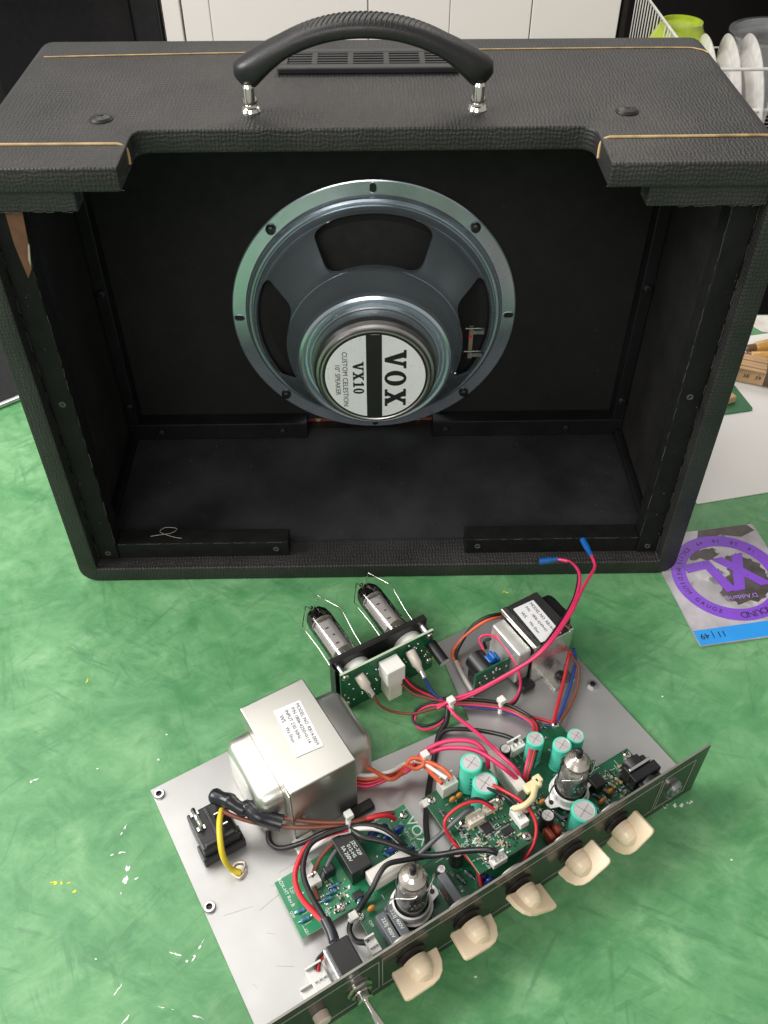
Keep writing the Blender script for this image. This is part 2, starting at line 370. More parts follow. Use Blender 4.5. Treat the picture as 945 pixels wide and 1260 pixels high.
for px, py, l_, w_, a in ((156, 1077, .013, .0015, 1.5), (143, 1051, .005, .0010, .2), (151, 1022, .003, .0012, 1.3), (40, 961, .0028, .0013, .3), (168, 1081, .002, .001, .8),
        (242, 1172, .008, .0008, 1.15), (217, 1174, .005, .0005, -.3), (143, 1221, .005, .0004, 1.0), (205, 1241, .005, .0004, -.2), (155, 1255, .003, .0007, .9), (242, 1251, .004, .0007, -.2),
        (835, 991, .011, .0018, .15), (822, 984, .0035, .0016, 1.3), (848, 969, .004, .001, .7), (120, 946, .0012, .0009, 0), (230, 1183, .001, .0008, 0), (815, 857, .001, .0009, 0),
        (205, 904, .001, .0008, 0), (195, 935, .0012, .0009, .4), (118, 1180, .0009, .0008, 0), (585, 1202, .0012, .0011, 0), (900, 1058, .0012, .0008, .4), (797, 685, .0012, .001, 0)):
    fleck(px, py, l_, w_, a, WPAINT)
for px, py, l_, w_, a in ((106, 842, .006, .0008, 1.55), (75, 1087, .006, .0014, .05), (92, 1097, .0018, .0012, .3), (621, 729, .003, .0012, 0), (65, 1086, .004, .0006, .1)):
    fleck(px, py, l_, w_, a, YPAINT)

# kitchen units behind
ov = thing('built_in_oven', 'black glass-fronted oven with white frame behind the amplifier cabinet', 'oven', (-0.62, 1.42, FLOOR_Z), org=(-0.62, 1.42, FLOOR_Z))
part('housing', MB().box((-0.79, 1.38, FLOOR_Z), (-0.393, 1.9, 0.16), b=0.004), KWHITE, ov)
part('door', MB().box((-0.765, 1.345, -0.60), (-0.394, 1.378, 0.14), b=0.003), OVENB, ov)
part('glass_pane', MB().box((-0.72, 1.338, -0.52), (-0.445, 1.343, 0.10), b=0.001), OVENG, ov)
hb = MB(); hb.cyl((-0.70, 1.30, 0.118), (-0.46, 1.30, 0.118), 0.008)
for x in (-0.68, -0.48): hb.cyl((x, 1.30, 0.118), (x, 1.346, 0.118), 0.006)
part('handle', hb, STEEL, ov)
kc = thing('kitchen_cupboard', 'white boarded kitchen cupboard behind the amplifier cabinet', 'cupboard', (0.05, 1.42, FLOOR_Z), org=(0.05, 1.42, FLOOR_Z))
part('carcass', MB().box((-0.388, 1.378, FLOOR_Z), (0.476, 1.9, 0.16)), KWHITE, kc)
part('frame_stile', MB().box((-0.387, 1.352, FLOOR_Z + .08), (-0.354, 1.376, 0.15), b=0.002), KWHITE, kc)
for i, (a, b) in enumerate(((-0.350, -0.2995), (-0.2985, -0.0030), (-0.0010, 0.152), (0.1530, 0.306), (0.308, 0.474))):
    part('door_board', MB().box((a, 1.354, FLOOR_Z + .08), (b, 1.375, 0.15), b=0.0015), KWHITE, kc)
dw = thing('dishwasher', 'open dishwasher with dark interior behind the wire rack', 'dishwasher', (0.78, 1.6, FLOOR_Z), org=(0.78, 1.6, FLOOR_Z))
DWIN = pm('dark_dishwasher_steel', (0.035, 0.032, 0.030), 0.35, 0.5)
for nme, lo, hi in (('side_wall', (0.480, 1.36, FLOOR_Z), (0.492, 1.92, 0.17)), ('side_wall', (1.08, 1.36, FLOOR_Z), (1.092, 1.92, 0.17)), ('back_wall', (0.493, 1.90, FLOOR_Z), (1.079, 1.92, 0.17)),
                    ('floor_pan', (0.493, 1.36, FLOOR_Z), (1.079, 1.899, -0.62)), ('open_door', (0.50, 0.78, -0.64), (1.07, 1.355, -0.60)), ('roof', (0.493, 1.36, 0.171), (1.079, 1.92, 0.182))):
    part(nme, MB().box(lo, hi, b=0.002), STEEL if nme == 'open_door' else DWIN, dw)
# pulled-out upper rack: a basket of white coated wire
RW = pm('white_coated_wire', (0.74, 0.72, 0.68), 0.35)
rk = thing('dish_rack', 'white wire dish rack pulled out of the dishwasher', 'rack', (0.74, 1.15, -0.10), org=(0.74, 1.15, -0.10))
X0, X1, Y0, Y1, Z0, Z1 = 0.495, 0.98, 0.90, 1.33, -0.09, 0.118
rb = MB()
for z, r in ((Z1, .0028), (Z0 + .10, .002), (Z0, .0028)):
    rb.tube([(X0, Y0, z), (X1, Y0, z), (X1, Y1, z), (X0, Y1, z), (X0, Y0, z)], r, 6)
part('rim', rb, RW, rk)
for i in range(25):
    y = Y0 + (Y1 - Y0) * i / 24
    part('side_wire', MB().tube([(X0, y, Z1), (X0, y, Z0), (X1, y, Z0), (X1, y, Z1)], .0014, 5), RW, rk)
for i in range(1, 14):
    x = X0 + (X1 - X0) * i / 14
    part('end_wire', MB().tube([(x, Y0, Z1 - .11), (x, Y0, Z0), (x, Y1, Z0), (x, Y1, Z0 + .02)], .0014, 5), RW, rk)
for i in range(5):
    x = 0.585 + 0.034 * i
    part('plate_prong', MB().tube([(x, 1.0, Z0), (x + .004, 1.0, 0.075), (x + .004, 1.004, 0.082)], .0022, 6), RW, rk)
part('support_rod', MB().tube([(0.5, 0.955, 0.036), (0.9, 0.955, 0.036)], .003, 6), RW, rk)
part('support_rod', MB().tube([(0.5, 0.945, 0.006), (0.9, 0.945, 0.006)], .003, 6), RW, rk)
# crockery
bw = MB(); T = M.Translation((0.528, 1.14, -0.058))
bw.lathe([(.066, 0), (.070, .002), (.074, .05), (.071, .10), (.063, .145), (.054, .172), (.046, .186), (.0425, .192), (.0415, .200), (.038, .200), (.037, .193), (.0001, .190)], T @ M.Scale(0.86, 4), 40)
tag(part('bowl', bw, pm('lime_green_glaze', (0.36, 0.46, 0.03), 0.22, coat=0.5)), 'lime green bowl upside down in the dish rack', 'bowl')
PLW = pm('white_porcelain', (0.82, 0.80, 0.77), 0.2, coat=0.4)
for i, (x, lab) in enumerate(((0.552, 'white plate standing next to the lime green bowl'), (0.590, 'white plate in the middle of three standing in the rack'), (0.626, 'white plate standing beside the steel pan'))):
    T = M.Translation((x - .004, 1.045, 0.015)) @ M.Rotation(R(-4), 4, 'Z') @ M.Rotation(R(82), 4, 'Y')
    pb = MB(); pb.lathe([(.0001, .002), (.062, .002), (.080, .012), (.101, .016), (.103, .014), (.081, .008), (.063, -.003), (.045, -.003), (.0001, -.001)], T, 48)
    tag(part('plate', pb, PLW), lab, 'plate', 'plates in the dish rack')
pt = MB(); pt.lathe([(.075, 0), (.082, .0), (.085, .11), (.089, .112), (.089, .116), (.080, .116), (.080, .104), (.0001, .100)], M.Translation((0.735, 1.22, -0.045)), 40)
tag(part('pan', pt, STEEL), 'shiny steel pan upside down behind the plates', 'pan')

# ------------------------------------------------------------------ amplifier cabinet
W2, H, D, TK = 0.2621, 0.3745, 0.2267, 0.0155
cab = thing('amplifier_cabinet', 'black textured combo amplifier cabinet standing open at the back with carrying handle', 'amplifier cabinet')
def evalmesh(mb, mods):
    me = bpy.data.meshes.new('tmp'); me.from_pydata([tuple(v) for v in mb.v], [], mb.f); me.update()
    o = bpy.data.objects.new('tmp', me); COL.objects.link(o); extra = []
    for k, arg in mods:
        if k == 'cut':
            me2 = bpy.data.meshes.new('cut'); me2.from_pydata([tuple(v) for v in arg.v], [], arg.f); me2.update()
            c = bpy.data.objects.new('cut', me2); COL.objects.link(c); extra.append(c)
            q = o.modifiers.new('b', 'BOOLEAN'); q.object = c; q.operation = 'DIFFERENCE'; q.solver = 'EXACT'
        else:
            q = o.modifiers.new('v', 'BEVEL'); q.width = arg; q.segments = 3; q.limit_method = 'ANGLE'; q.angle_limit = R(35)
    dg = bpy.context.evaluated_depsgraph_get(); me3 = bpy.data.meshes.new_from_object(o.evaluated_get(dg))
    out = MB(); out.add([v.co.copy() for v in me3.vertices], [list(p.vertices) for p in me3.polygons], 0, False)
    for c in extra + [o]: bpy.data.objects.remove(c)
    bpy.data.meshes.remove(me3); return out
TXZ = M(((1, 0, 0, 0), (0, 0, 1, 0), (0, 1, 0, 0), (0, 0, 0, 1)))            # (x, z) outline pushed along y
outer = rrect(-W2, 0, W2, H, 0.015, 6); inner = rrect(-W2 + TK, TK, W2 - TK, H - TK, 0.0015, 2)
def ringprism(outer, inner, h0, h1, T):
    """closed ring between two outlines, built as a solid by cutting the inner prism out of the outer"""
    a = MB().prism(outer, h0, h1, T); b = MB().prism(inner, h0 - .01, h1 + .01, T); return a, b
a_, b_ = ringprism(outer, inner, 0, D, TXZ)
def flip(mb):
    mb.f = [f[::-1] for f in mb.f]; return mb
flip(a_); flip(b_)
notch = MB().prism(rrect(-0.1560, -0.05, 0.1430, 0.0560, 0.010, 5), H - 0.03, H + 0.03)
shell = evalmesh(a_, [('cut', b_), ('cut', notch), ('bev', 0.0070)])
so = part('shell', shell, TOLEX, cab)
for p in so.data.polygons: p.use_smooth = True
so.data.set_sharp_from_angle(angle=R(32))
part('baffle', MB().box((-0.2464, 0.1892, 0.0290), (0.2464, 0.2010, 0.3588)), BAFFLE, cab)
part('grille_cloth', MB().box((-0.2464, 0.2011, 0.0158), (0.2464, 0.2080, 0.3588)), CLOTH, cab)
part('front_light_stop', MB().box((-0.2464, 0.2085, 0.0158), (0.2464, 0.2200, 0.3588)), BLACKIN, cab)  # unseen closing board, added so no light leaks in through the front
part('floor_lining', MB().box((-0.2463, 0.0310, 0.0157), (0.2463, 0.1885, 0.0172)), pm('dusty_black_floor', (0.022, 0.022, 0.023), 0.62, var=0.6, nscale=16, rvar=0.15, bump=0.3, bscale=350), cab)
for s in (-1, 1):
    x = sorted((s * 0.2464, s * 0.2285))
    part('side_cleat', MB().box((x[0], 0.0115, 0.0158), (x[1], 0.0300, 0.3440), b=0.0012), CLEAT, cab)
    x = sorted((s * 0.2464, s * 0.2350))
    part('baffle_cleat', MB().box((x[0], 0.1720, 0.0370), (x[1], 0.1888, 0.3560), b=0.001), BLACKIN, cab)
    x = sorted((s * 0.2464, s * 0.2385))
    part('corner_strip', MB().box((x[0], 0.0302, 0.0175), (x[1], 0.1715, 0.0250), b=0.002), BLACKIN, cab)
    x = sorted((s * 0.2285, s * (0.0785 if s < 0 else 0.0760)))
    part('bottom_cleat', MB().box((x[0] + .0002, 0.0130, 0.0160), (x[1] - .0002, 0.0300, 0.0330), b=0.001), CLEAT, cab)
    x = sorted((s * 0.2464, s * (0.0690 if s < 0 else 0.0560)))
    part('baffle_rail', MB().box((x[0], 0.1722, 0.0175), (x[1], 0.1890, 0.0366), b=0.001), BLACKIN, cab)
    x = sorted((s * 0.2464, s * (0.1860 if s < 0 else 0.1700)))
    part('top_cleat', MB().box((x[0], 0.0030, 0.3450), (x[1], 0.0210, 0.3588), b=0.001), TOLEX, cab)
for x in (-0.215, -0.094, 0.0690, 0.1900):
    screw('cleat_screw', (x, 0.1720, 0.0270), 0.0042, cab, (0, -1, 0), BLACKP, 0.003)
for x, z in ((0.2405, 0.060), (0.2405, 0.185), (0.2405, 0.300), (-0.2405, 0.060), (-0.2405, 0.185)):
    screw('cleat_screw', (x, 0.1718, z), 0.0042, cab, (0, -1, 0), BLACKP, 0.003)
for x, y, z in ((-0.090, 0.0128, 0.0250), (-0.2370, 0.0113, 0.0240), (0.0870, 0.0128, 0.0250), (0.2370, 0.0113, 0.0240), (0.2365, 0.0113, 0.1880), (-0.2365, 0.0113, 0.1880), (0.2365, 0.0113, 0.345)):
    mb = MB(); mb.lathe([(.0026, 0), (.0026, .0005), (.0016, .0006), (.0014, .0002), (.0001, .0002)], M.Translation((x, y, z)) @ V((0, -1, 0)).to_track_quat('Z', 'Y').to_matrix().to_4x4(), 14, mats=[0, 0, 0, 1])
    part('screw_hole', mb, [pm('dull_screw_rim', (0.10, 0.10, 0.10), 0.5, 0.4), INK], cab)
for x, y in ((-0.1798, 0.0735), (0.1683, 0.0795)):
    mb = MB(); mb.lathe([(.0078, 0), (.0078, .0008), (.0062, .0022), (.003, .0032), (.0001, .0034)], M.Translation((x, y, H - .0003)), 24); mb.lathe([(.0022, .0031), (.0022, .0037), (.0001, .0037)], M.Translation((x, y, H - .0003)), 6)
    part('top_bolt', mb, BLACKP, cab)
part('wood_patch', MB().prism([(-0.2352, 0.3430), (-0.2240, 0.3438), (-0.2262, 0.3200), (-0.2292, 0.3010), (-0.2332, 0.2944), (-0.2356, 0.3190)], 0.0, 0.0006, fr((0, 0.0115, 0), (1, 0, 0), (0, 0, 1))), WOODB, cab, 'bare brown wood showing through the black lining')
part('wood_splinter', MB().prism([(-0.2262, 0.3200), (-0.2256, 0.3190), (-0.2285, 0.3040), (-0.2290, 0.3090)], 0.0002, 0.0016, fr((0, 0.0112, 0), (1, 0, 0), (0, 0, 1))), pm('pale_splinter', (0.5, 0.42, 0.32), 0.6), cab)
# frayed lining edges and dust caught inside
FRAY = pm('frayed_lining_edge', (0.075, 0.072, 0.070), 0.8, var=0.4, nscale=400)
def fray(p, q, k=60, amp=.0005, r=.00022):
    p, q = V(p), V(q); g = random.Random(int(abs(p.x * 9e4) + abs(q.z * 7e4))); n = 0; mb = MB()
    while n < k:
        ln = g.randint(2, 6); pts = [p + (q - p) * min(1, (n + j) / k) + V((g.uniform(-amp, amp), 0, g.uniform(-amp, amp))) for j in range(ln + 1)]
        mb.tube(pts, r * g.uniform(.5, 1.2), 4); n += ln + g.randint(0, 5)
    part('frayed_edge', mb, FRAY, cab)
for s in (-1, 1):
    fray((s * .2284, .0114, .036), (s * .2284, .0114, .340), 110); fray((s * .2460, .0112, .018), (s * .2460, .0112, .34), 110, .0003)
    fray((s * .2270, .0128, .0331), (s * .0800, .0128, .0331), 70); fray((s * .2460, .0060, .0158), (s * .0800, .0060, .0158), 70, .0004)
    fray((s * .2420, .0028, .3452), (s * .1900, .0028, .3452), 24)
fray((-.1540, .0006, .3600), (-.2300, .0006, .3600), 30, .0004); fray((.1420, .0006, .3600), (.2300, .0006, .3600), 30, .0004)
g = random.Random(11); ds = MB()
for i in range(130):
    k = g.random(); r = g.uniform(.00025, .0006)
    if k < .55: c = (g.uniform(-.235, .235), g.uniform(.035, .17), .0174)
    elif k < .85: c = (g.uniform(-.23, .23), .1890, g.uniform(.05, .34))
    else: c = (g.choice((-1, 1)) * g.uniform(.229, .245), .0113, g.uniform(.03, .33))
    ds.ball(c, r, 0, 5)
part('dust_specks', ds, FRAY, cab, kind='stuff')
# gold piping on the top
def piping(pts, r=0.0010): part('piping', MB().tube(spline(pts, 5), r, 8), GOLD, cab)
piping([(-0.2600, 0.034, H - .003), (-0.252, 0.0338, H + .0002), (-0.21, 0.0338, H + .0004), (-0.168, 0.0336, H + .0004), (-0.1612, 0.0334, H + .0003), (-0.1582, 0.0330, H - .0008), (-0.1563, 0.0326, H - .0026), (-0.1556, 0.032, H - .0060), (-0.1555, 0.031, H - .0115)])
piping([(0.2600, 0.0385, H - .003), (0.252, 0.0385, H + .0002), (0.20, 0.038, H + .0004), (0.155, 0.0376, H + .0004), (0.1482, 0.0374, H + .0003), (0.1452, 0.037, H - .0008), (0.1433, 0.0362, H - .0026), (0.1426, 0.035, H - .006), (0.1425, 0.034, H - .0115)])
piping([(-0.246, 0.1915, H + .0003), (-0.20, 0.1935, H + .0004), (-0.08, 0.1980, H + .0004), (0.09, 0.2012, H + .0004), (0.225, 0.2020, H + .0004), (0.247, 0.1985, H + .0003), (0.2535, 0.193, H - .0005)], 0.0005)
# vent grille on the top
gx0, gx1, gy0, gy1 = -0.0690, 0.0620, 0.1520, 0.1925
part('vent_well', MB().box((gx0 + .002, gy0 + .002, H - .0002), (gx1 - .002, gy1 - .002, H + .0006)), INK, cab)
vf = MB()
for lo, hi in (((gx0, gy0, H), (gx1, gy0 + .0085, H + .0045)), ((gx0, gy1 - .007, H), (gx1, gy1, H + .0045)), ((gx0, gy0 + .0086, H), (gx0 + .007, gy1 - .0071, H + .0044)), ((gx1 - .007, gy0 + .0086, H), (gx1, gy1 - .0071, H + .0044))):
    vf.box(lo, hi, b=0.001)
vg = part('vent_grille', vf, pm('satin_black_plastic', (0.020, 0.021, 0.022), 0.42), cab)
for i in range(5):
    y = gy0 + .0112 + i * .0052
    part('slat', MB().box((gx0 + .0071, y, H + .0012), (gx1 - .0071, y + .0024, H + .0040), b=.0004), BLACKP, vg)
for i in range(1, 5):
    x = gx0 + (gx1 - gx0) * i / 5
    part('rib', MB().box((x - .0022, gy0 + .0087, H + .0013), (x + .0022, gy1 - .0072, H + .0043), b=.0004), BLACKP, vg)
# carrying handle: ribbed rubber strap on two plated posts
HY = 0.0885; hx0, hx1 = -0.0880, 0.0745; n = 48; hv = []; sec = 20
for i in range(n + 1):
    t = i / n; x = hx0 + (hx1 - hx0) * t; e = abs(2 * t - 1)
    zc = H + 0.0185 + 0.0325 * (1 - e ** 2.15)
    hw = 0.0125 if e < 0.86 else 0.0125 * math.sqrt(max(0.05, 1 - ((e - .86) / .145) ** 2))
    ht = 0.0052 + 0.0044 * max(0, (e - 0.62) / 0.38) ** 1.2
    if e > 0.93: ht *= math.sqrt(max(0.06, 1 - ((e - .93) / .075) ** 2))
    slope = -0.0325 * 2.15 * e ** 1.15 * (1 if t > .5 else -1) * 2 / (hx1 - hx0)
    nx, nz = -slope / math.hypot(1, slope), 1 / math.hypot(1, slope)
    for j in range(sec):
        a = 2 * math.pi * j / sec; ca, sa = math.cos(a), math.sin(a)
        sy = math.copysign(abs(ca) ** .5, ca) * hw; sz = math.copysign(abs(sa) ** .7, sa) * ht
        if sz > 0: sz += 0.0022 * (1 - (sy / max(hw, 1e-5)) ** 2)
        hv.append((x + nx * sz, HY + sy, zc + nz * sz))
hm = MB(); hm.add(hv, [(i * sec + j, i * sec + (j + 1) % sec, (i + 1) * sec + (j + 1) % sec, (i + 1) * sec + j) for i in range(n) for j in range(sec)], 0, True)
hm.add(hv[:sec], [list(range(sec))]); hm.add(hv[-sec:], [list(range(sec))[::-1]])
hd = part('handle', hm, RUBBER, cab)
for i in range(4, 45):                                                     # slanted ribs moulded into the upper side
    t = i / 48; x = hx0 + (hx1 - hx0) * t; e = abs(2 * t - 1)
    if e > 0.78: continue
    pts = []
    for k in range(7):
        q = -1 + 2 * k / 6; xx = x + 0.0035 * q; ee = abs(2 * (xx - hx0) / (hx1 - hx0) - 1)
        zc = H + 0.0185 + 0.0325 * (1 - ee ** 2.15); ht = 0.0052 + 0.0044 * max(0, (ee - 0.62) / 0.38) ** 1.2
        pts.append((xx, HY + 0.0112 * q, zc + (ht * (abs(1 - abs(q * .93) ** 4)) ** .35 + 0.0022 * (1 - (q * .9) ** 2)) * 1.0))
    part('grip_rib', MB().tube(pts, 0.0006, 5), RUBBER, hd)
for x in (-0.0822, 0.0687):
    mb = MB(); T = M.Translation((x, HY - .0035, H - .0004))
    mb.lathe([(.0068, 0), (.0068, .0012), (.0058, .0032), (.0046, .0040), (.0040, .0062), (.0036, .0072)], T, 24)
    mb.lathe([(.0036, .0070), (.0038, .0085), (.0038, .0175), (.0030, .0195), (.0001, .0200)], T @ M.Translation((0, -.004, 0)) @ M.Rotation(R(0), 4, 'X'), 20)
    mb.ball((x, HY - .0055, H + .0078), .0052, 0, 14, (1, 1, .7))
    part('handle_post', mb, CHROME, cab, 'polished nickel handle post')

# ------------------------------------------------------------------ loudspeaker
SX, SZ, SY = -0.0011, 0.1504, 0.1890
TS = fr((SX, SY, SZ), (1, 0, 0), (0, 0, 1))                                  # local z of TS points to the camera side (-y)
spk = thing('loudspeaker', 'round ten inch loudspeaker with blued steel basket bolted inside the cabinet', 'loudspeaker', (SX, SY, SZ), org=(SX, SY, SZ))
ns = 160
fl = MB(); fl.lathe([(.1295, .0002), (.1295, .0026), (.1285, .0031), (.1172, .0031), (.1158, .0042), (.1150, .0066), (.1132, .0078), (.1115, .0074), (.1105, .0082), (.1098, .0100), (.1082, .0118), (.1064, .0150)], TS, ns)
part('flange', fl, SPKST, spk)
bk = MB()
kp = [(.1064, .0150), (.1048, .0195), (.1015, .0245), (.0965, .0305), (.0905, .0372), (.0850, .0430), (.0800, .0485), (.0772, .0525)]
prof, hw = [], []
for i in range(33):
    t = 0.5 - 0.5 * math.cos(math.pi * i / 32); f = t * (len(kp) - 1); k = min(int(f), len(kp) - 2); g = f - k
    prof.append((kp[k][0] * (1 - g) + kp[k + 1][0] * g, kp[k][1] * (1 - g) + kp[k + 1][1] * g))
    e = min(t, 1 - t) / 0.30; c = 1 - math.sqrt(max(0, 1 - (1 - min(1, e)) ** 2))
    hw.append(math.radians(29.0 - 13.0 * c))
cols = 13
for q in range(4):
    a0 = math.pi / 4 + q * math.pi / 2; vs = []
    for (r, h), wv in zip(prof, hw):
        half = math.pi / 4 - wv
        for c in range(cols):
            s = -1 + 2 * c / (cols - 1); a = a0 + half * s
            lift = 0.0012 * (1 - s ** 4) if 0 < prof.index((r, h)) < len(prof) - 1 else 0     # pressed-in edges
            vs.append(TS @ V((r * math.cos(a), r * math.sin(a), h + lift)))
    bk.add(vs, [(i * cols + c, i * cols + c + 1, (i + 1) * cols + c + 1, (i + 1) * cols + c) for i in range(len(prof) - 1) for c in range(cols - 1)], 0, True)
    # turned-in lip round each window
    for side in (0, cols - 1):
        lip = []
        for i, (r, h) in enumerate(prof):
            p = vs[i * cols + side]; lip += [p, p + V((0, 0.004, 0))]
        bk.add(lip, [(2 * i, 2 * i + 1, 2 * i + 3, 2 * i + 2) for i in range(len(prof) - 1)], 0, True)
bk.lathe([(.1064, .0150), (.1058, .0130), (.1050, .0110)], TS, ns)
part('basket', bk, SPKST, spk)
hb_ = MB(); hb_.lathe([(.0768, .0460), (.0772, .0525), (.0766, .0555), (.0745, .0590), (.0715, .0640), (.0690, .0690), (.0672, .0735), (.0655, .0762), (.0632, .0775), (.0612, .0768), (.0602, .0745), (.0596, .0732), (.0585, .0732), (.0575, .0755), (.0560, .0772), (.0545, .0770), (.0538, .0760)], TS, ns)
part('hub', hb_, SPKST, spk)
mc = MB(); mc.lathe([(.0540, .0700), (.0538, .0800), (.0532, .0860), (.0520, .0905), (.0498, .0935), (.0478, .0945), (.0470, .0955), (.0462, .0970), (.0450, .0972), (.0443, .0966)], TS, ns)
part('magnet_cover', mc, pm('grey_magnet_steel', (0.42, 0.40, 0.39), 0.36, 0.95, var=0.12, nscale=40), spk)
lb = MB(); lb.lathe([(.0444, .0950), (.0444, .0966), (.0424, .0966)], TS, 96, 1); lb.lathe([(.0424, .0966), (.0001, .0966)], TS, 96, 0, smooth=False)
lo = part('badge', lb, [pm('silver_badge_foil', (0.88, 0.88, 0.89), 0.30, 0.12, var=0.02), INK], spk, 'white round badge with black stripe')
# lettering on the badge, running from top to bottom
def glyph(mb, ch, T, h):
    P = {'V': [[(-.01, 1), (.30, 1), (.56, .12), (.53, 0), (.36, 0)], [(.64, 1), (.84, 1), (.57, 0), (.46, 0), (.42, .16)], [(-.08, .87), (.38, .87), (.38, 1.0), (-.08, 1.0)], [(.54, .87), (.94, .87), (.94, 1.0), (.54, 1.0)]],
         'X': [[(.00, 1), (.31, 1), (.90, 0), (.59, 0)], [(.62, 1), (.83, 1), (.26, 0), (.05, 0)], [(-.05, .87), (.40, .87), (.40, 1), (-.05, 1)], [(.52, .87), (.92, .87), (.92, 1), (.52, 1)], [(-.03, 0), (.38, 0), (.38, .13), (-.03, .13)], [(.50, 0), (.96, 0), (.96, .13), (.50, .13)]],
         '1': [[(.18, 0), (.44, 0), (.44, 1), (.18, 1)], [(.00, .84), (.00, .72), (.30, .86), (.30, 1)], [(.02, 0), (.60, 0), (.60, .13), (.02, .13)]]}
    if ch in P:
        for i, p in enumerate(P[ch]): mb.prism(p, h, h + .00006 + i * .00003, T)
    else:
        n = 28; wd = .43 if ch == 'O' else .31; wi = .165 if ch == 'O' else .09
        o = [(wd + wd * math.cos(2 * math.pi * k / n), .5 + .515 * math.sin(2 * math.pi * k / n)) for k in range(n)]
        q = [(wd + wi * math.cos(2 * math.pi * k / n), .5 + .385 * math.sin(2 * math.pi * k / n)) for k in range(n)]
        mb.add([T @ V((x, y, h + .00008)) for x, y in o + q], [(k, (k + 1) % n, n + (k + 1) % n, n + k) for k in range(n)])
def badge_T(x, z, s):  # glyph frame: reading direction down, letter tops towards +x
    return fr((x, SY - 0.0967, z), (0, 0, -1), (1, 0, 0)) @ M.Scale(s, 4)
gl = MB()
for ch, z in (('V', 0.1762), ('O', 0.1568), ('X', 0.1370)): glyph(gl, ch, badge_T(0.0068, z, .0182), .004)
for ch, z in (('V', 0.1655), ('X', 0.1558), ('1', 0.1456), ('0', 0.1388)): glyph(gl, ch, badge_T(-0.0200, z, .0092), .004)
for txt, x, z, s, sx in (('CUSTOM CELESTION', -0.0268, 0.148, .0060, 1.0), ('10" SPEAKER', -0.0331, 0.148, .0058, 1.0)):
    gl.text(txt, s, fr((x, SY - 0.0969, z), (0, 0, -1), (1, 0, 0)), 0, 0, sx=sx)
gl.prism([(-0.0086, 0.1082), (0.0046, 0.1082), (0.0046, 0.1926), (-0.0086, 0.1926)], 0, .0001, fr((0, SY - 0.0967, 0), (1, 0, 0), (0, 0, 1)))
part('lettering', gl, INK, lo)
# the cone glimpsed through the windows, mounting bolts, slots and the terminal strip
cn = MB(); cn.lathe([(.1100, .0040), (.1030, .0075), (.0960, .0065), (.0500, .0300), (.0500, .0450)], TS, 64)
part('cone', cn, pm('black_paper_cone', (0.010, 0.010, 0.010), 0.8), spk)
for k in range(8):
    a = math.pi / 2 + k * math.pi / 4; r = .1232
    c = TS @ V((r * math.cos(a), r * math.sin(a), .0031))
    if k % 2: screw('mounting_bolt', c, .0046, spk, (0, -1, 0), BLACKP, .0045, False)
    else:
        T = TS @ M.Rotation(a, 4, 'Z') @ M.Translation((r, 0, .0031))
        mb = MB(); mb.prism(rrect(-.0042, -.0027, .0042, .0027, .0026, 4), -.001, .00012, T, 0)
        n_ = 20; o_ = rrect(-.0050, -.0034, .0050, .0034, .0033, 4); i_ = rrect(-.0042, -.0027, .0042, .0027, .0026, 4)
        mb.add([T @ V((x, y, .0001)) for x, y in o_] + [T @ V((x, y, .00045)) for x, y in i_], [(j, (j + 1) % n_, n_ + (j + 1) % n_, n_ + j) for j in range(n_)], 1, True)
        part('mounting_slot', mb, [INK, SPKST], spk)
tm = MB(); tm.box((0.083, 0.150, 0.128), (0.0865, 0.154, 0.160), 0); tm.box((0.0825, 0.1495, 0.150), (0.0855, 0.1499, 0.153), 2)
for z in (0.132, 0.156): tm.box((0.086, 0.149, z - .0018), (0.096, 0.1502, z + .0018), 1); tm.tube(spline([(0.096, 0.149, z), (0.094, 0.146, z + .006), (0.078, 0.142, z + .009)], 5), .0009, 6, 1)
part('terminal_strip', tm, [pm('tan_paxolin', (0.20, 0.165, 0.125), 0.6), SOLDER, WIRE['red']], spk)
for z in (0.128, 0.146): screw('rivet', (0.0705, SY - .062, z), .0016, spk, (.6, -1, 0), SOLDER, .0008, False)

# ------------------------------------------------------------------ amplifier chassis
ch = thing('amplifier_chassis', 'amplifier chassis with transformers, circuit boards, wiring and cream knobs on its dark panel', 'amplifier chassis', (OX, OY, 0), TH)
PZ = 0.0036
plate = MB().prism([(-0.0830, 0.0012), (0.2600, 0.0012), (0.2610, 0.2030), (0.1704, 0.2042), (0.1513, 0.1300), (0.0560, 0.1390), (0.0560, 0.2015), (-0.0800, 0.2015)], 0.0012, PZ)
part('base_plate', plate, PLATE, ch)
sg = random.Random(5); sm_ = MB()
for i in range(26):
    u, v = sg.uniform(-.078, .0), sg.uniform(.01, .115)
    if i > 15: u, v = sg.uniform(.19, .255), sg.uniform(.10, .19)
    a = sg.uniform(0, 3.14); l_ = sg.uniform(.002, .010); d = V((math.cos(a), math.sin(a), 0)) * l_
    sm_.tube([V((u, v, PZ)) - d, V((u + sg.uniform(-.0006, .0006), v, PZ)), V((u, v, PZ)) + d], .00012, 4)
part('plate_scratches', sm_, pm('scratch_metal', (0.40, 0.40, 0.40), 0.4, 0.8), ch, kind='stuff')
part('control_panel', MB().box((-0.150, -0.0006, 0.0004), (0.2570, 0.0011, 0.0600), b=0.0004, seg=1), COPPER, ch)
part('panel_edge_trim', MB().box((-0.150, -0.0004, 0.0601), (0.2570, 0.0010, 0.0604)), pm('worn_panel_edge', (0.30, 0.29, 0.26), 0.4, 0.8), ch)
pl = MB()
def pline(u0, z0, u1, z1, wd=.0005):
    if abs(u1 - u0) > abs(z1 - z0): pl.box((u0, -.0010, z0 - wd / 2), (u1, -.0007, z1 + wd / 2))
    else: pl.box((u0 - wd / 2, -.0011, z0), (u1 + wd / 2, -.0008, z1))
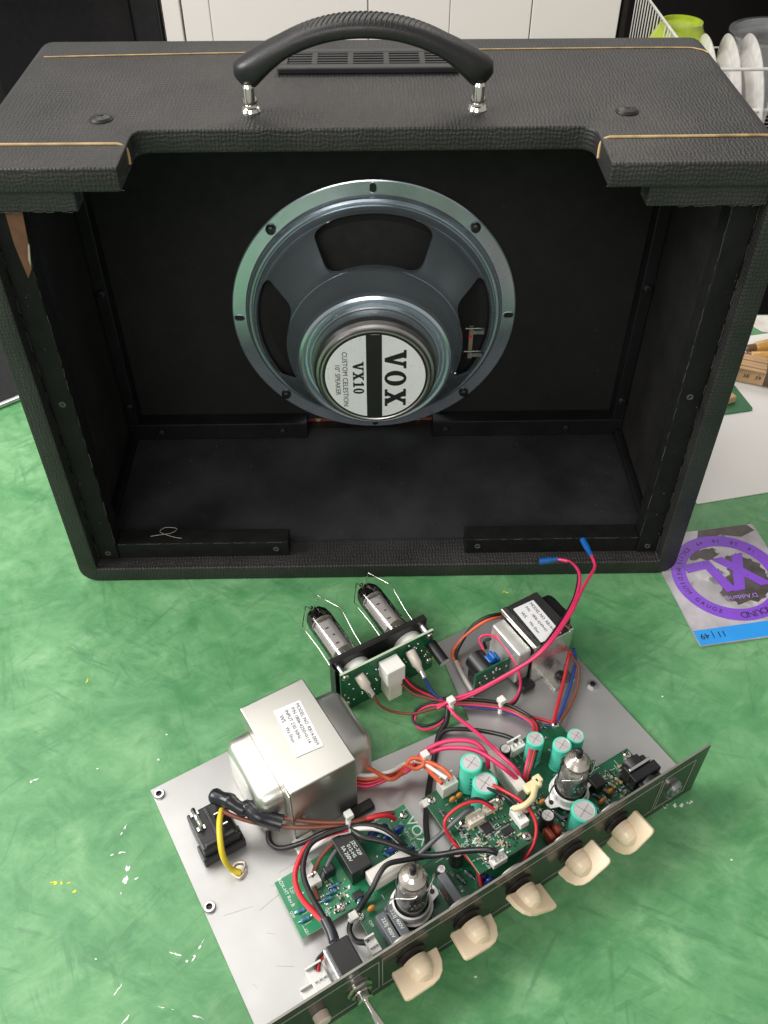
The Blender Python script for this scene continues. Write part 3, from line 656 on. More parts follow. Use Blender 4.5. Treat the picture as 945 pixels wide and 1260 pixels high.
for a, b in ((-0.145, -0.0085), (-0.0060, 0.2150), (0.2175, 0.2450)):
    pline(a, .052, b, .052); pline(a, .010, b, .010); pline(a, .010, a, .052); pline(b, .010, b, .052)
part('panel_print', pl, PANELLINE, ch)
FUNC = [[(-0.0185, 0), (-0.0195, .0180), (-0.0185, .0198), (-0.0150, .0203), (0.0030, .0195), (0.0085, .0182), (0.0130, .0150), (0.0165, .0090), (0.0180, 0)]]
def knob(u, rot):
    # axis along -v; a flat fin with one square pointer end, a round body bulging on both sides of it
    T = M.Translation((u, -0.0046, 0.0300)) @ fr((0, 0, 0), (1, 0, 0), (0, 0, 1)) @ M.Rotation(rot, 4, 'Z') @ M.Scale(0.89, 4)
    mb = MB(); P2 = FUNC[0]; n = len(P2)
    bm = bmesh.new(); rows = []
    for y in (-0.0021, 0.0021):
        rows.append([bm.verts.new((p[0], y * (1 - 0.25 * p[1] / .019), p[1])) for p in P2])
    bm.faces.new(rows[0]); bm.faces.new(rows[1][::-1])
    for i in range(n): bm.faces.new((rows[0][i], rows[1][i], rows[1][(i + 1) % n], rows[0][(i + 1) % n]))
    bmesh.ops.recalc_face_normals(bm, faces=bm.faces)
    bmesh.ops.bevel(bm, geom=[e for e in bm.edges if e.calc_face_angle(0) > 0.6], offset=.0005, segments=2, affect='EDGES')
    mb.bm(bm, 0, T)
    prof = [(.0094, 0), (.0096, .003), (.0093, .0075), (.0083, .0110), (.0064, .0137), (.0036, .0152), (.0001, .0157)]
    mb.lathe(prof, T, 32)
    k = part('knob', mb, CREAM, ch)
    wb = MB(); wb.lathe([(.0100, .0001), (.0100, .0012), (.0080, .0018), (.0060, .0030), (.0060, .0042)], M.Translation((u, -0.0008, 0.0300)) @ fr((0, 0, 0), (1, 0, 0), (0, 0, 1)), 28)
    part('bushing', wb, pm('dark_brown_bushing', (0.028, 0.022, 0.02), 0.4), k)
for u, rot in ((0.0144, R(-8)), (0.0560, R(-18)), (0.0965, R(150)), (0.1396, R(-140)), (0.1792, R(-125))): knob(u, rot)
# toggle switch, neon jewel, jack bushing on the panel
mb = MB(); TT = fr((-0.0222, -0.0008, 0.0300), (1, 0, 0), (0, 0, 1))
mb.lathe([(.0085, 0), (.0085, .001), (.0062, .0012)], TT, 24); mb.lathe([(.0072, .0012), (.0072, .0034), (.0055, .0036)], TT, 6, smooth=False); mb.lathe([(.0052, .0034), (.0052, .0075), (.0040, .0080), (.0001, .0080)], TT, 20)
sw = part('toggle_switch', mb, CHROME, ch)
part('lever', MB().tube([TT @ V((0, 0, .006)), TT @ V((.0003, -.001, .015)), TT @ V((.0008, -.002, .025)), TT @ V((.0009, -.0022, .0268))], [.0018, .0021, .0029, .0020], 14), CHROME, sw)
mb = MB(); mb.lathe([(.0050, 0), (.0050, .0050), (.0042, .0060), (.0001, .0064)], fr((-0.0487, -0.0008, 0.0300), (1, 0, 0), (0, 0, 1)), 16)
part('panel_stud', mb, pm('pale_plastic_stud', (0.6, 0.5, 0.42), 0.3), ch)
mb = MB(); TJ = fr((0.2300, -0.0008, 0.0300), (1, 0, 0), (0, 0, 1)); mb.lathe([(.0070, 0), (.0070, .0016), (.0055, .0020)], TJ, 6, smooth=False); mb.lathe([(.0052, .0016), (.0050, .0040), (.0034, .0042), (.0032, .0010), (.0001, .0010)], TJ, 20)
part('jack_nut', mb, STEEL, ch)
mb = MB(); mb.box((-0.0300, 0.0035, 0.0215), (-0.0150, 0.0255, 0.0440), 0, b=.0008); mb.box((-0.0312, 0.0016, 0.0165), (-0.0138, 0.0268, 0.0380), 1, b=.0005)
for i in range(3): mb.box((-0.024, 0.0268, 0.022 + i * .006), (-0.0215, 0.0320, 0.0235 + i * .006), 1)
part('switch_body', mb, [BLACKP, STEEL], ch)
# plate hardware
for px, py in ((196, 978), (258, 1117), (729, 843)):
    c = L(px, py, PZ); mb = MB(); mb.lathe([(.0042, 0), (.0042, .0014), (.0036, .0022), (.0022, .0022), (.0021, .0004), (.0001, .0004)], M.Translation(c), 20, mats=[0, 0, 0, 1, 1])
    part('threaded_insert', mb, [STEEL, INK], ch)
part('tape_tab', MB().box((0.2350, 0.0014, 0.0030), (0.2500, 0.0030, 0.0200)), pm('clear_tape', (0.55, 0.6, 0.52), 0.2), ch)

# --- power transformer
def bell(mb, u0, u1, v0, v1, z0, z1, r, mat=0, rows=5):
    """domed end cover on a core face at u0, rounded towards u1"""
    s = 1 if u1 > u0 else -1; dpt = abs(u1 - u0); n = None; vs = []
    for i in range(rows + 3):
        if i == 0: ins, uu = 0.0, 0
        elif i <= rows:
            a = math.pi / 2 * (i - 0) / rows; ins = r * (1 - math.cos(a)); uu = dpt - r + r * math.sin(a)
            if i == 1: ins = 0.0003; 
        else: ins, uu = r + .004 * (i - rows), dpt + .0002 * (i - rows)
        pr = rrect(v0 + ins, z0 + ins * .3, v1 - ins, z1 - ins, max(.0015, r * 1.0 - ins * .5), 5); n = len(pr)
        vs += [(u0 + s * uu, p[0], p[1]) for p in pr]
    k = rows + 3
    fs = [(i * n + j, i * n + (j + 1) % n, (i + 1) * n + (j + 1) % n, (i + 1) * n + j) for i in range(k - 1) for j in range(n)] + [[(k - 1) * n + j for j in range(n)]]
    mb.add(vs, [f if s > 0 else f[::-1] for f in fs], mat, [True] * (len(fs) - 1) + [False]); return mb
ux0, ux1, vy0, vy1, zt = -0.0070, 0.0425, 0.1125, 0.1895, 0.0670
core = MB(); core.box((ux0, vy0, PZ), (ux1, vy1, zt), b=0.0009, seg=2)
pt_ = part('power_transformer', core, pm('smooth_zinc_wrap', (0.62, 0.61, 0.56), 0.30, 0.95, var=0.05, nscale=10, bump=0.03, bscale=60), ch, 'large silver power transformer')
part('end_bell', bell(MB(), ux0 - .0002, -0.0250, 0.1240, 0.1840, PZ + .001, 0.0500, .0080), BELL, pt_)
part('end_bell', bell(MB(), ux1 + .0002, 0.0660, 0.1260, 0.1830, PZ + .001, 0.0530, .010), BELL, pt_)
part('wrap_seam', MB().box((ux0 - .0012, vy0 - .0005, PZ), (ux0 - .0003, vy0 + .006, zt - .002), b=.0004), BELL, pt_)
part('foot', MB().box((ux0 - .004, vy0 - .012, PZ), (ux0 + .012, vy0 - .0002, PZ + .0035), b=.001), NYLON, pt_)
part('foot', MB().box((0.030, vy0 - .008, PZ), (0.0520, vy0 - .0002, PZ + .004), b=.001), BLACKP, pt_)
# label: long side along v; text reads from far-left down to near-right
def corner(px, py): return L(px, py, zt)
c0 = corner(335, 876); c1 = corner(368, 863); c2 = corner(399, 917); c3 = corner(366, 932)
def plabel(par, pts, rows, z, size):
    p0, p1, p2, p3 = pts                      # far-left, far-right, near-right, near-left
    cen = (p0 + p1 + p2 + p3) / 4
    ydir = ((p1 - p0) + (p2 - p3)).normalized(); xdir = V((ydir.y, -ydir.x, 0))
    wd = abs((p3 - p0).dot(xdir)); ht = abs((p1 - p0).dot(ydir))
    T = fr((cen.x, cen.y, z), xdir, ydir)
    part('label', MB().prism(rrect(-wd / 2, -ht / 2, wd / 2, ht / 2, .0006, 2), .0003, .0006, T), LABEL, par, 'white printed paper label')
    tx = MB()
    for txt, fx, fy, s in rows: tx.text(txt, s, T @ M.Translation((fx * wd, fy * ht, 0)), 0, .00075, align='LEFT')
    part('label_text', tx, INK, par)
    return T
plabel(pt_, (c0, c1, c2, c3), (('MODEL NO. RB14-0059', -.46, .34, .0036), ('P/N 1806-4250+0114', -.42, .13, .0036), ('INPUT 230 50Hz', -.42, -.10, .0036), ('Wa Shun', -.10, -.34, .0036), ('WS', -.36, -.34, .0042)), zt, 0)
# --- output transformer
ox0, ox1, oy0, oy1, ozt = 0.2120, 0.2470, 0.1320, 0.1770, 0.0500
ot = part('output_transformer', MB().box((ox0, oy0 + .0022, 0.0100), (ox1, oy1, ozt), b=.0008), pm('black_laminations', (0.022, 0.021, 0.020), 0.5, bump=0.2), ch, 'small output transformer with black core in a silver bracket')
mb = MB(); mb.box((ox0 - .001, oy0 - .0002, PZ + .001), (ox1 + .001, oy0 + .0016, ozt - .001), b=.0005); mb.box((ox0 + .012, oy0 - .016, PZ), (ox1 - .002, oy0 + .001, PZ + .0018), b=.0006)
mb.box((ox0 - .0012, oy0 - .0004, ozt - .0035), (ox0 + .0045, oy1 + .0004, ozt + .0006), b=.001)
mb.box((ox1 - .003, oy0 - .0004, ozt - .005), (ox1 + .0012, oy0 + .006, ozt + .0006), b=.001)
part('bracket', mb, pm('bright_steel_bracket', (0.74, 0.73, 0.69), 0.25, 0.95), ot)
part('coil_cover', bell(MB(), ox0 - .0014, 0.1995, oy0 + .004, oy1 - .004, 0.0060, 0.0440, .0025), pm('matt_bright_steel', (0.70, 0.69, 0.65), 0.4, 0.75), ot)
part('bobbin', MB().box((0.2000, oy0 - .006, PZ), (0.2130, oy0 + .010, 0.0100), b=.002), BLACKP, ot)
part('coil_cover', bell(MB(), ox1 + .0002, 0.2600, oy0 + .012, oy1 - .002, 0.0060, 0.0460, .006), BLACKP, ot)
screw('mounting_screw', ((ox0 + ox1) / 2 + .006, oy0 - .0085, PZ + .0018), .0048, ot, (0, 0, 1), BLACKP, .005, False)
plabel(ot, tuple(L(px, py, ozt) for px, py in ((631, 750), (655, 738), (692, 780), (666, 791))), (('MODEL NO. RB14-0', -.46, .30, .0036), ('P/N   1806-4249+01', -.42, .02, .0034), ('Wa Shun', -.05, -.30, .0034), ('WS', -.34, -.30, .0040)), ozt, 0)

# --- mains inlet
iec = MB(); iec.box((-0.0670, 0.1290, PZ), (-0.0400, 0.1590, 0.0230), b=.0012); iec.box((-0.0690, 0.1270, PZ), (-0.0380, 0.1400, 0.0130), b=.001); iec.box((-0.0640, 0.1300, 0.0225), (-0.0430, 0.1330, 0.0245), b=.0005); iec.box((-0.0550, 0.1340, 0.0225), (-0.0525, 0.1570, 0.0255), b=.0005)
io = part('mains_inlet', iec, BLACKP, ch)
cl_ = MB(); cl_.tube([(-0.0618, 0.1440, 0.0235), (-0.0618, 0.1440, 0.0300), (-0.0618, 0.1565, 0.0300), (-0.0618, 0.1565, 0.0235)], .0017, 6); cl_.box((-0.0645, 0.1430, 0.0232), (-0.0590, 0.1458, 0.0245)); cl_.box((-0.0645, 0.1550, 0.0232), (-0.0590, 0.1578, 0.0245))
part('fuse_clip', cl_, SOLDER, io)
for u, v in ((-0.0490, 0.1455), (-0.0450, 0.1560), (-0.0470, 0.1360)):
    part('solder_tag', MB().box((u - .002, v - .0006, .023), (u + .002, v + .0006, .031), b=.0003), SOLDER, io)

# --- circuit boards
def board(name, poly, z, par, mat, label=None, th=.0016):
    return part(name, MB().prism(poly, z - th, z, None, 1, 0), [mat, PCBE], par, label)
ZA, ZB, ZD = 0.0100, 0.0120, 0.0360
bA = board('power_board', [(-0.0355, 0.0495), (0.0690, 0.0495), (0.0690, 0.0940), (-0.0345, 0.0910)], ZA, ch, PCBL, 'bright green power supply circuit board')
bB = board('preamp_board', [(0.0010, 0.0080), (0.2330, 0.0080), (0.2335, 0.0450), (0.2040, 0.0450), (0.2040, 0.0915), (0.0820, 0.0900), (0.0820, 0.0485), (0.0015, 0.0485)], ZB, ch, PCB, 'dark green preamp circuit board')
bD = board('effects_board', [(0.0775, 0.0165), (0.1215, 0.0165), (0.1215, 0.0535), (0.0775, 0.0535)], ZD, ch, PCB, 'small green effects board on stand-offs')
for b_, z, pts in ((bA, ZA, ((420, 1116), (497, 1003), (388, 1112))), (bB, ZB, ((443, 1128), (531, 985), (683, 892), (771, 929))), (bD, ZD, ((570, 1014), (601, 1059), (648, 1030), (615, 984)))):
    for px, py in pts: screw('board_screw', L(px, py, z), .0032, b_)
for u in (0.082, 0.117):
    for v in (0.021, 0.049): part('stand_off', MB().cyl((u, v, ZB), (u, v, ZD - .0016), .0025, n=6), STEEL, bD)
for u, v in ((-0.030, 0.055), (0.065, 0.055), (0.062, 0.090), (-0.03, 0.087)): part('stand_off', MB().cyl((u, v, PZ), (u, v, ZA - .0016), .003, n=6), STEEL, bA)
for u, v in ((0.006, 0.044), (0.2, 0.088), (0.229, 0.042), (0.086, 0.086), (0.006, 0.012), (0.228, 0.012)): part('stand_off', MB().cyl((u, v, PZ), (u, v, ZB - .0016), .003, n=6), STEEL, bB)

def ecap(b_, px, py, zt_, r, zb, mats=(TEAL, CAPTOP, BLACKP), tilt=0.0, label=None):
    c = L(px, py, zt_); mb = MB(); h = zt_ - zb
    T = M.Translation((c.x, c.y, zb)) @ M.Rotation(tilt, 4, 'X')
    mb.lathe([(r * .98, .0005), (r, .0015), (r * .93, .0028), (r, .0042), (r, h - .0012), (r * .96, h - .0003), (r * .80, h)], T, 28, 0)
    mb.lathe([(r * .80, h), (r * .78, h - .0003), (.0001, h - .0003)], T, 28, 1, smooth=False)
    for a in (0.4, 0.4 + math.pi / 2): mb.box((-r * .68, -r * .035, h - .0004), (r * .68, r * .035, h - .00015), 3, T=T @ M.Rotation(a, 4, 'Z'))
    n = 5; a0 = 2.2                                                          # polarity stripe as dashes
    for i in range(n):
        z0 = h * (.12 + .16 * i); ring = [(r * 1.012 * math.cos(a0 + k * .14), r * 1.012 * math.sin(a0 + k * .14)) for k in range(5)]
        vs = [T @ V((x, y, z0)) for x, y in ring] + [T @ V((x, y, z0 + h * .10)) for x, y in ring]
        mb.add(vs, [(k, k + 1, 6 + k, 5 + k) for k in range(4)], 2, True)
    for i in range(4):                                                       # printed rating on the near side
        z0 = h * (.25 + .14 * i); a1 = -2.2
        for k in range(5):
            q = a1 + k * .26; vs = [T @ V((r * 1.01 * math.cos(q + d), r * 1.01 * math.sin(q + d), z0 + e)) for d, e in ((0, 0), (.15, 0), (.15, h * .06), (0, h * .06))]
            mb.add(vs, [(0, 1, 2, 3)], 2, True)
    part('capacitor', mb, [mats[0], mats[1], mats[2], pm('cap_vent_groove', (0.42, 0.38, 0.37), 0.5, 0.4)], b_, label)
DKTEAL = pm('dark_green_print', (0.01, 0.10, 0.07), 0.4)
for px, py, z, r in ((580, 938, .0440, .0078), (597, 963, .0390, .0088), (692, 916, .0400, .0068), (709, 905, .0370, .0062), (659, 909, .0400, .0064), (719, 997, .0380, .0088)):
    ecap(bB, px, py, z, r, ZB, (TEAL, CAPTOP, DKTEAL))
BLK = (BLACKP, CAPTOP, GREYC)
for px, py, z, r in ((674, 1003, .0290, .0050), (562, 1047, .0280, .0050), (543, 1069, .0230, .0032), (622, 921, .0300, .0042), (647, 996, .0430, .0030), (636, 1000, .0400, .0026)):
    ecap(bB if z < .035 else bD, px, py, z, r, ZB if z < .035 else ZD, BLK)
def blk(b_, name, lo, hi, mat, bev=.0006, txt=None, ts=.003, label=None, rot=True):
    mb = MB(); mb.box(lo, hi, 0, b=bev)
    if txt:
        T = fr(((lo[0] + hi[0]) / 2, (lo[1] + hi[1]) / 2, hi[2]), (0, -1, 0), (1, 0, 0))
        for i, t in enumerate(txt): mb.text(t, ts, T @ M.Translation((0, (len(txt) / 2 - .5 - i) * ts * 1.1, 0)), 1, .0001)
    return part(name, mb, [mat, SILK if mat in (BLACKP, GREYC) else INK], b_, label)
blk(bA, 'relay', (0.0090, 0.0620, ZA), (0.0245, 0.0905, 0.0270), BLACKP, txt=['JZC-32F', '012-HS', '5A 250V'], ts=.0034, label='black relay')
blk(bA, 'cement_resistor', (0.0180, 0.0500, ZA + .003), (0.0500, 0.0610, 0.0240), CERAM, .0008, label='white cement resistor')
blk(bA, 'resistor_shadow_gap', (0.0200, 0.0510, ZA), (0.0480, 0.0600, ZA + .003), BLACKP)  # black block standing in for the shade beneath the raised resistor
blk(bB, 'cement_resistor', (0.1360, 0.0515, ZB), (0.1445, 0.0885, 0.0300), CERAM, .0008, label='cream cement resistor')
blk(bB, 'film_capacitor', (0.0085, 0.0110, ZB), (0.0150, 0.0320, 0.0260), GREYC, txt=['223J 400V'], ts=.0034)
blk(bB, 'film_capacitor', (0.0162, 0.0130, ZB), (0.0225, 0.0340, 0.0250), GREYC, txt=['223J 400V'], ts=.0034)
blk(bB, 'film_capacitor', (0.0560, 0.0120, ZB), (0.0620, 0.0330, 0.0270), GREYC)
for px, py, du in ((552, 1096, .011), (561, 1103, .009), (676, 1026, .010), (685, 1020, .008)):
    c = L(px, py, .020); part('red_film_capacitor', MB().box((c.x - .0028, c.y - du / 2, ZB), (c.x + .0028, c.y + du / 2, .0225), b=.0022, seg=3), REDC, bB)
for px, py in ((459, 1024), (476, 1030), (503, 1046), (490, 1020), (470, 1018), (484, 1042)):
    c = L(px, py, .020); mb = MB().ball((c.x, c.y, .0175), .0052, 0, 14, (1, .45, 1)); mb.tube([(c.x, c.y, ZA), (c.x, c.y, .014)], .0005, 5)
    part('varistor', mb, BLUEC, bA)
for px, py in ((596, 1076), (617, 1082), (603, 1080)):
    c = L(px, py, .024); part('blue_capacitor', MB().ball((c.x, c.y, .018), .0042, 0, 12, (1, .6, 1.3)), BLUEC, bB)
for px, py in ((557, 984), (565, 979), (667, 987), (457, 1118), (751, 974), (741, 986)):
    c = L(px, py, .016); mb = MB().ball((c.x, c.y, ZB + .0045), .0030, 0, 10, (1, .6, 1)); part('ceramic_capacitor', mb, ORANGEC, bB)
def axial(b_, z, p, q, r, mat):
    a, b = L(p[0], p[1], z + r), L(q[0], q[1], z + r); d = (b - a)
    mb = MB(); mb.tube([a + d * t for t in (.18, .22, .3, .5, .7, .78, .82)], [r * .7, r, r, r * .86, r, r, r * .7], 10, 0)
    mb.tube([V((a.x, a.y, z)), a, a + d * .2], .00035, 5, 1); mb.tube([a + d * .8, b, V((b.x, b.y, z))], .00035, 5, 1)
    for t in (.35, .45, .55, .66): mb.tube([a + d * t, a + d * (t + .03)], r * .98, 10, 2)
    part('resistor', mb, [mat, SOLDER, INK], b_)
for p, q in (((403, 1093), (420, 1086)), ((401, 1101), (417, 1094)), ((362, 1124), (378, 1117)), ((367, 1135), (384, 1127)), ((394, 1110), (411, 1103)), ((440, 1112), (446, 1098)), ((470, 1048), (482, 1056))): axial(bA, ZA, p, q, .0013, RESIST)
for p, q in (((678, 995), (697, 1012)), ((560, 1075), (574, 1088)), ((570, 1070), (584, 1082)), ((739, 968), (752, 977)), ((747, 962), (760, 971)), ((755, 956), (768, 966)), ((762, 952), (776, 962)), ((690, 1008), (702, 1003)), ((728, 976), (742, 984)), ((660, 886), (672, 896)), ((540, 995), (549, 1008))): axial(bB, ZB, p, q, .0014, TANRES if p[0] % 2 else GREYC)
blk(bA, 'transistor', tuple(L(405, 1076, ZA) + V((-.004, -.003, 0))), tuple(L(405, 1076, ZA) + V((.004, .003, .010))), BLACKP, .0012)
blk(bA, 'chip', tuple(L(440, 1103, ZA) + V((-.0035, -.0025, .0005))), tuple(L(440, 1103, ZA) + V((.0035, .0025, .0030))), BLACKP, .0004)
c = L(735, 960, .022); blk(bB, 'trimmer', (c.x - .005, c.y - .005, ZB), (c.x + .005, c.y + .005, .022), BLACKP, .001)
def conn(b_, px, py, z0, z1, su, sv, mat=NYLON, label=None):
    c = L(px, py, z1); mb = MB(); mb.box((c.x - su / 2, c.y - sv / 2, z0), (c.x + su / 2, c.y + sv / 2, z1 - .003), 0, b=.0005)
    mb.box((c.x - su / 2, c.y + sv / 2 - .0014, z1 - .0032), (c.x + su / 2, c.y + sv / 2, z1), 0, b=.0003)
    for k in (-1, 0, 1): mb.box((c.x + k * su * .28 - .0006, c.y - sv * .1 - .0006, z1 - .003), (c.x + k * su * .28 + .0006, c.y - sv * .1 + .0006, z1 - .001), 1)
    part('connector', mb, [mat, SOLDER], b_, label)
conn(bB, 551, 958, ZB, .028, .0130, .0090); conn(bB, 636, 913, ZB, .024, .0120, .0080); conn(bB, 459, 1160, ZB, .024, .0070, .0110)
conn(bD, 585, 1003, ZD, .046, .0120, .0060, pm('beige_nylon', (0.68, 0.62, 0.5), 0.45)); conn(bD, 640, 1000, ZD, .046, .0070, .0130); conn(bD, 614, 1053, ZD, .045, .0110, .0060)
conn(bD, 604, 990, ZD, .044, .0100, .0050, pm('beige_nylon', (0.68, 0.62, 0.5), 0.45))
conn(bA, 382, 1072, ZA, .022, .0080, .0160); conn(ch, 392, 1200, PZ, .016, .0110, .0160); conn(ch, 383, 1222, PZ, .012, .0100, .0120)
# effects board chips and surface-mount parts
def smd(b_, z, px, py, su, sv, legs):
    c = L(px, py, z); mb = MB(); mb.box((c.x - su / 2, c.y - sv / 2, z + .0003), (c.x + su / 2, c.y + sv / 2, z + .0016), 0, b=.0002, seg=1)
    for i in range(legs):
        t = -0.42 + 0.84 * i / (legs - 1)
        mb.box((c.x + t * su - .0002, c.y - sv / 2 - .0012, z), (c.x + t * su + .0002, c.y + sv / 2 + .0012, z + .0007), 1)
        if su == sv: mb.box((c.x - su / 2 - .0012, c.y + t * sv - .0002, z), (c.x + su / 2 + .0012, c.y + t * sv + .0002, z + .0007), 1)
    part('chip', mb, [BLACKP, SOLDER], b_)
smd(bD, ZD, 599, 1020, .0072, .0072, 11); smd(bD, ZD, 624, 1023, .0085, .0050, 10)
sm = MB(); rnd = random.Random(3)
def scatter(b_, z, u0, u1, v0, v1, n, tall=False):
    mb = MB()
    for i in range(n):
        u, v = rnd.uniform(u0, u1), rnd.uniform(v0, v1); a, b = rnd.choice(((.0008, .0004), (.0004, .0008), (.0011, .0006), (.0006, .0011)))
        h = rnd.choice((.0005, .0007, .0009)); k = rnd.choice((0, 0, 1, 2))
        mb.box((u - a, v - b, z), (u + a, v + b, z + h), k)
        if a > b: mb.box((u - a * 1.3, v - b * .98, z), (u - a * .85, v + b * .98, z + h * 1.04), 1); mb.box((u + a * .85, v - b * .98, z), (u + a * 1.3, v + b * .98, z + h * 1.04), 1)
    part('surface_mount_parts', mb, [INK, SOLDER, TANRES], b_, kind='stuff')
def silk(b_, z, regs, n):
    mb = MB()
    for u0, u1, v0, v1 in regs:
        for i in range(n):
            u, v = rnd.uniform(u0, u1), rnd.uniform(v0, v1); k = rnd.random()
            if k < .35: mb.box((u, v, z + .00002), (u + rnd.uniform(.002, .008), v + .00025, z + .00012))
            elif k < .6: mb.box((u, v, z + .00002), (u + .00025, v + rnd.uniform(.002, .007), z + .00013))
            elif k < .8: mb.text(rnd.choice('CRQ') + str(rnd.randint(1, 60)), .0026, fr((u, v, z), (0, -1, 0), (1, 0, 0)), 0, .00014)
            else: mb.lathe([(.0009, .0002), (.0005, .0004), (.0001, .0004)], M.Translation((u, v, z)), 8, 1)
    part('board_print', mb, [SILK, SOLDER], b_, kind='stuff')
scatter(bD, ZD, .081, .118, .020, .050, 150); scatter(bB, ZB, .190, .228, .012, .040, 90); scatter(bB, ZB, .140, .165, .012, .05, 60); scatter(bA, ZA, -.012, .008, .052, .075, 30)
silk(bD, ZD, [(.078, .119, .018, .052)], 40); silk(bB, ZB, [(.005, .075, .012, .046), (.14, .22, .012, .044), (.145, .2, .05, .088), (.084, .134, .055, .088)], 38); silk(bA, ZA, [(-.034, .006, .051, .088), (.03, .066, .064, .091)], 34)
tx = MB()
def btext(t, px, py, z, s): tx.text(t, s, M.Translation((0, 0, .00016)) @ fr(L(px, py, z), (math.cos(R(-90)), math.sin(R(-90)), 0), (1, 0, 0)), 0, 0)
btext('VOX', 513, 1023, ZA, .0105); btext('VLM-PWR 2013', 503, 1029, ZA, .0036); btext('BOX-HT Rev.B', 352, 1098, ZA, .0034)
part('board_lettering', tx, SILK, bA)
tx = MB(); btext('VOX', 590, 1045, ZD, .0075); part('board_lettering', tx, SILK, bD)
# input jack body
c = V((0.2215, 0.0180, 0)); mb = MB(); mb.box((c.x - .010, c.y - .011, ZB), (c.x + .010, c.y + .012, .028), 0, b=.0012); mb.cyl((c.x, c.y - .014, .022), (c.x, c.y + .014, .022), .0085, n=8); mb.box((c.x - .012, c.y - .004, .020), (c.x + .012, c.y + .004, .031), 0, b=.001)
jk = part('input_jack', mb, BLACKP, bB)
part('contact_spring', MB().box((c.x - .011, c.y + .002, .0312), (c.x + .010, c.y + .0045, .0325), b=.0004), SOLDER, jk) if False else None
mb = MB(); mb.box((c.x - .0105, c.y + .004, .0300), (c.x + .009, c.y + .0065, .0330), b=.0005); mb.box((c.x - .011, c.y - .012, .028), (c.x - .007, c.y - .008, .0315), b=.0005); mb.box((c.x + .004, c.y - .013, .028), (c.x + .010, c.y - .010, .0310), b=.0005)
part('jack_contacts', mb, SOLDER, bB)
# pot nuts peeping over the panel
for u in (0.0145, 0.056, 0.0965, 0.1396, 0.1792):
    mb = MB(); mb.cyl((u, 0.0016, 0.030), (u, 0.0085, 0.030), .0105, n=20); mb.box((u - .0075, 0.0085, ZB), (u + .0075, 0.0105, 0.030), b=.0005)
    part('potentiometer', mb, [pm('dull_pot_metal', (0.34, 0.31, 0.27), 0.45, 0.6)], ch)

# --- preamp valves in their sockets
def socket(u, v, z):
    mb = MB(); T = M.Translation((u, v, z))
    mb.lathe([(.0125, 0), (.0125, .006), (.0105, .0065)], T, 28, 1)
    mb.lathe([(.0105, .0060), (.0140, .0062), (.0142, .0072), (.0130, .0078), (.0126, .0140), (.0116, .0150), (.0112, .0140), (.0110, .0070)], T, 32, 0)
    for s in (-1, 1):
        mb.prism([(s * .0118, -.0058), (s * .0190, -.0034), (s * .0198, 0), (s * .0190, .0034), (s * .0118, .0058)], .0062, .0072, T); mb.lathe([(.0017, .0072), (.0017, .0076), (.0001, .0076)], T @ M.Translation((s * .0160, 0, 0)), 10, 2)
    s_ = part('valve_socket', mb, [pm('white_plated_skirt', (0.84, 0.83, 0.81), 0.25, 0.15), BLACKP, INK], bB)
    sp = MB(); pts = []
    for s in (-1, 1): pts.append([T @ V(p) for p in ((s * .0165, .002, .006), (s * .0172, .002, .020), (s * .0160, .000, .034), (s * .0135, -.004, .041), (s * .0050, -.0095, .042), (s * .0022, -.0085, .044), (s * .0032, -.004, .048), (s * .0022, .001, .053), (s * .0008, .001, .055))])
    for q in pts: sp.tube(spline(q, 5), .00055, 6)
    part('retaining_spring', sp, CHROME, s_)
def ptube(u, v, z, label):
    o = local_to_world(u, v, z); t = thing('vacuum_tube', label, 'vacuum tube', o, TH, 'preamp valves')
    mb = MB(); mb.lathe([(.0098, .0072), (.0103, .0100), (.0104, .0380), (.0101, .0430), (.0088, .0475), (.0062, .0505), (.0036, .0520), (.0022, .0535), (.0014, .0570), (.0003, .0590)], None, 36)
    part('glass_envelope', mb, GLASS, t)
    mb = MB(); mb.lathe([(.0086, .0442), (.0086, .0470), (.0060, .0498), (.0035, .0512), (.0020, .0528)], None, 28); part('getter_flash', mb, GETTER, t)
    mb = MB(); mb.lathe([(.0090, .0330), (.0090, .0338), (.0001, .0338)], None, 24); mb.lathe([(.0090, .0130), (.0090, .0138), (.0001, .0138)], None, 24); part('mica_disc', mb, MICA, t)
    mb = MB()
    for s in (-1, 1): mb.box((s * .0046 - .0036, -.0066, .0140), (s * .0046 + .0036, .0066, .0328), b=.0022, seg=3)
    mb.tube([(-.004, 0, .034), (-.004, 0, .0415), (.004, 0, .0415), (.004, 0, .034)], .0006, 6); mb.lathe([(.0042, .0400), (.0046, .0410), (.0042, .0420)], None, 16)
    part('anode_plates', mb, ANODE, t)
    mb = MB(); mb.lathe([(.0098, .0060), (.0096, .0090), (.0001, .0090)], None, 24)
    for k in range(9): mb.cyl((.006 * math.cos(k * .7), .006 * math.sin(k * .7), -.001), (.006 * math.cos(k * .7), .006 * math.sin(k * .7), .007), .0005, n=6)
    part('pin_base', mb, MICA, t)
    mb = MB(); T2 = fr((0, 0, .024), (1, 0, 0), (0, 0, 1))
    for i, s in enumerate(('12AX7A', 'ECC83')):
        for k, chh in enumerate(s):
            a = -1.57 + (k - len(s) / 2 + .5) * .27
            mb.text(chh, .0034, fr((.01052 * math.cos(a), .01052 * math.sin(a), .0285 - i * .0038), (-math.sin(a), math.cos(a), 0), (0, 0, 1)), 0, 0)
    part('printed_type', mb, SILK, t)
    part('tip_cap', MB().lathe([(.0021, .0545), (.0023, .0570), (.0019, .0605), (.0001, .0612)], None, 12), BLACKP, t)
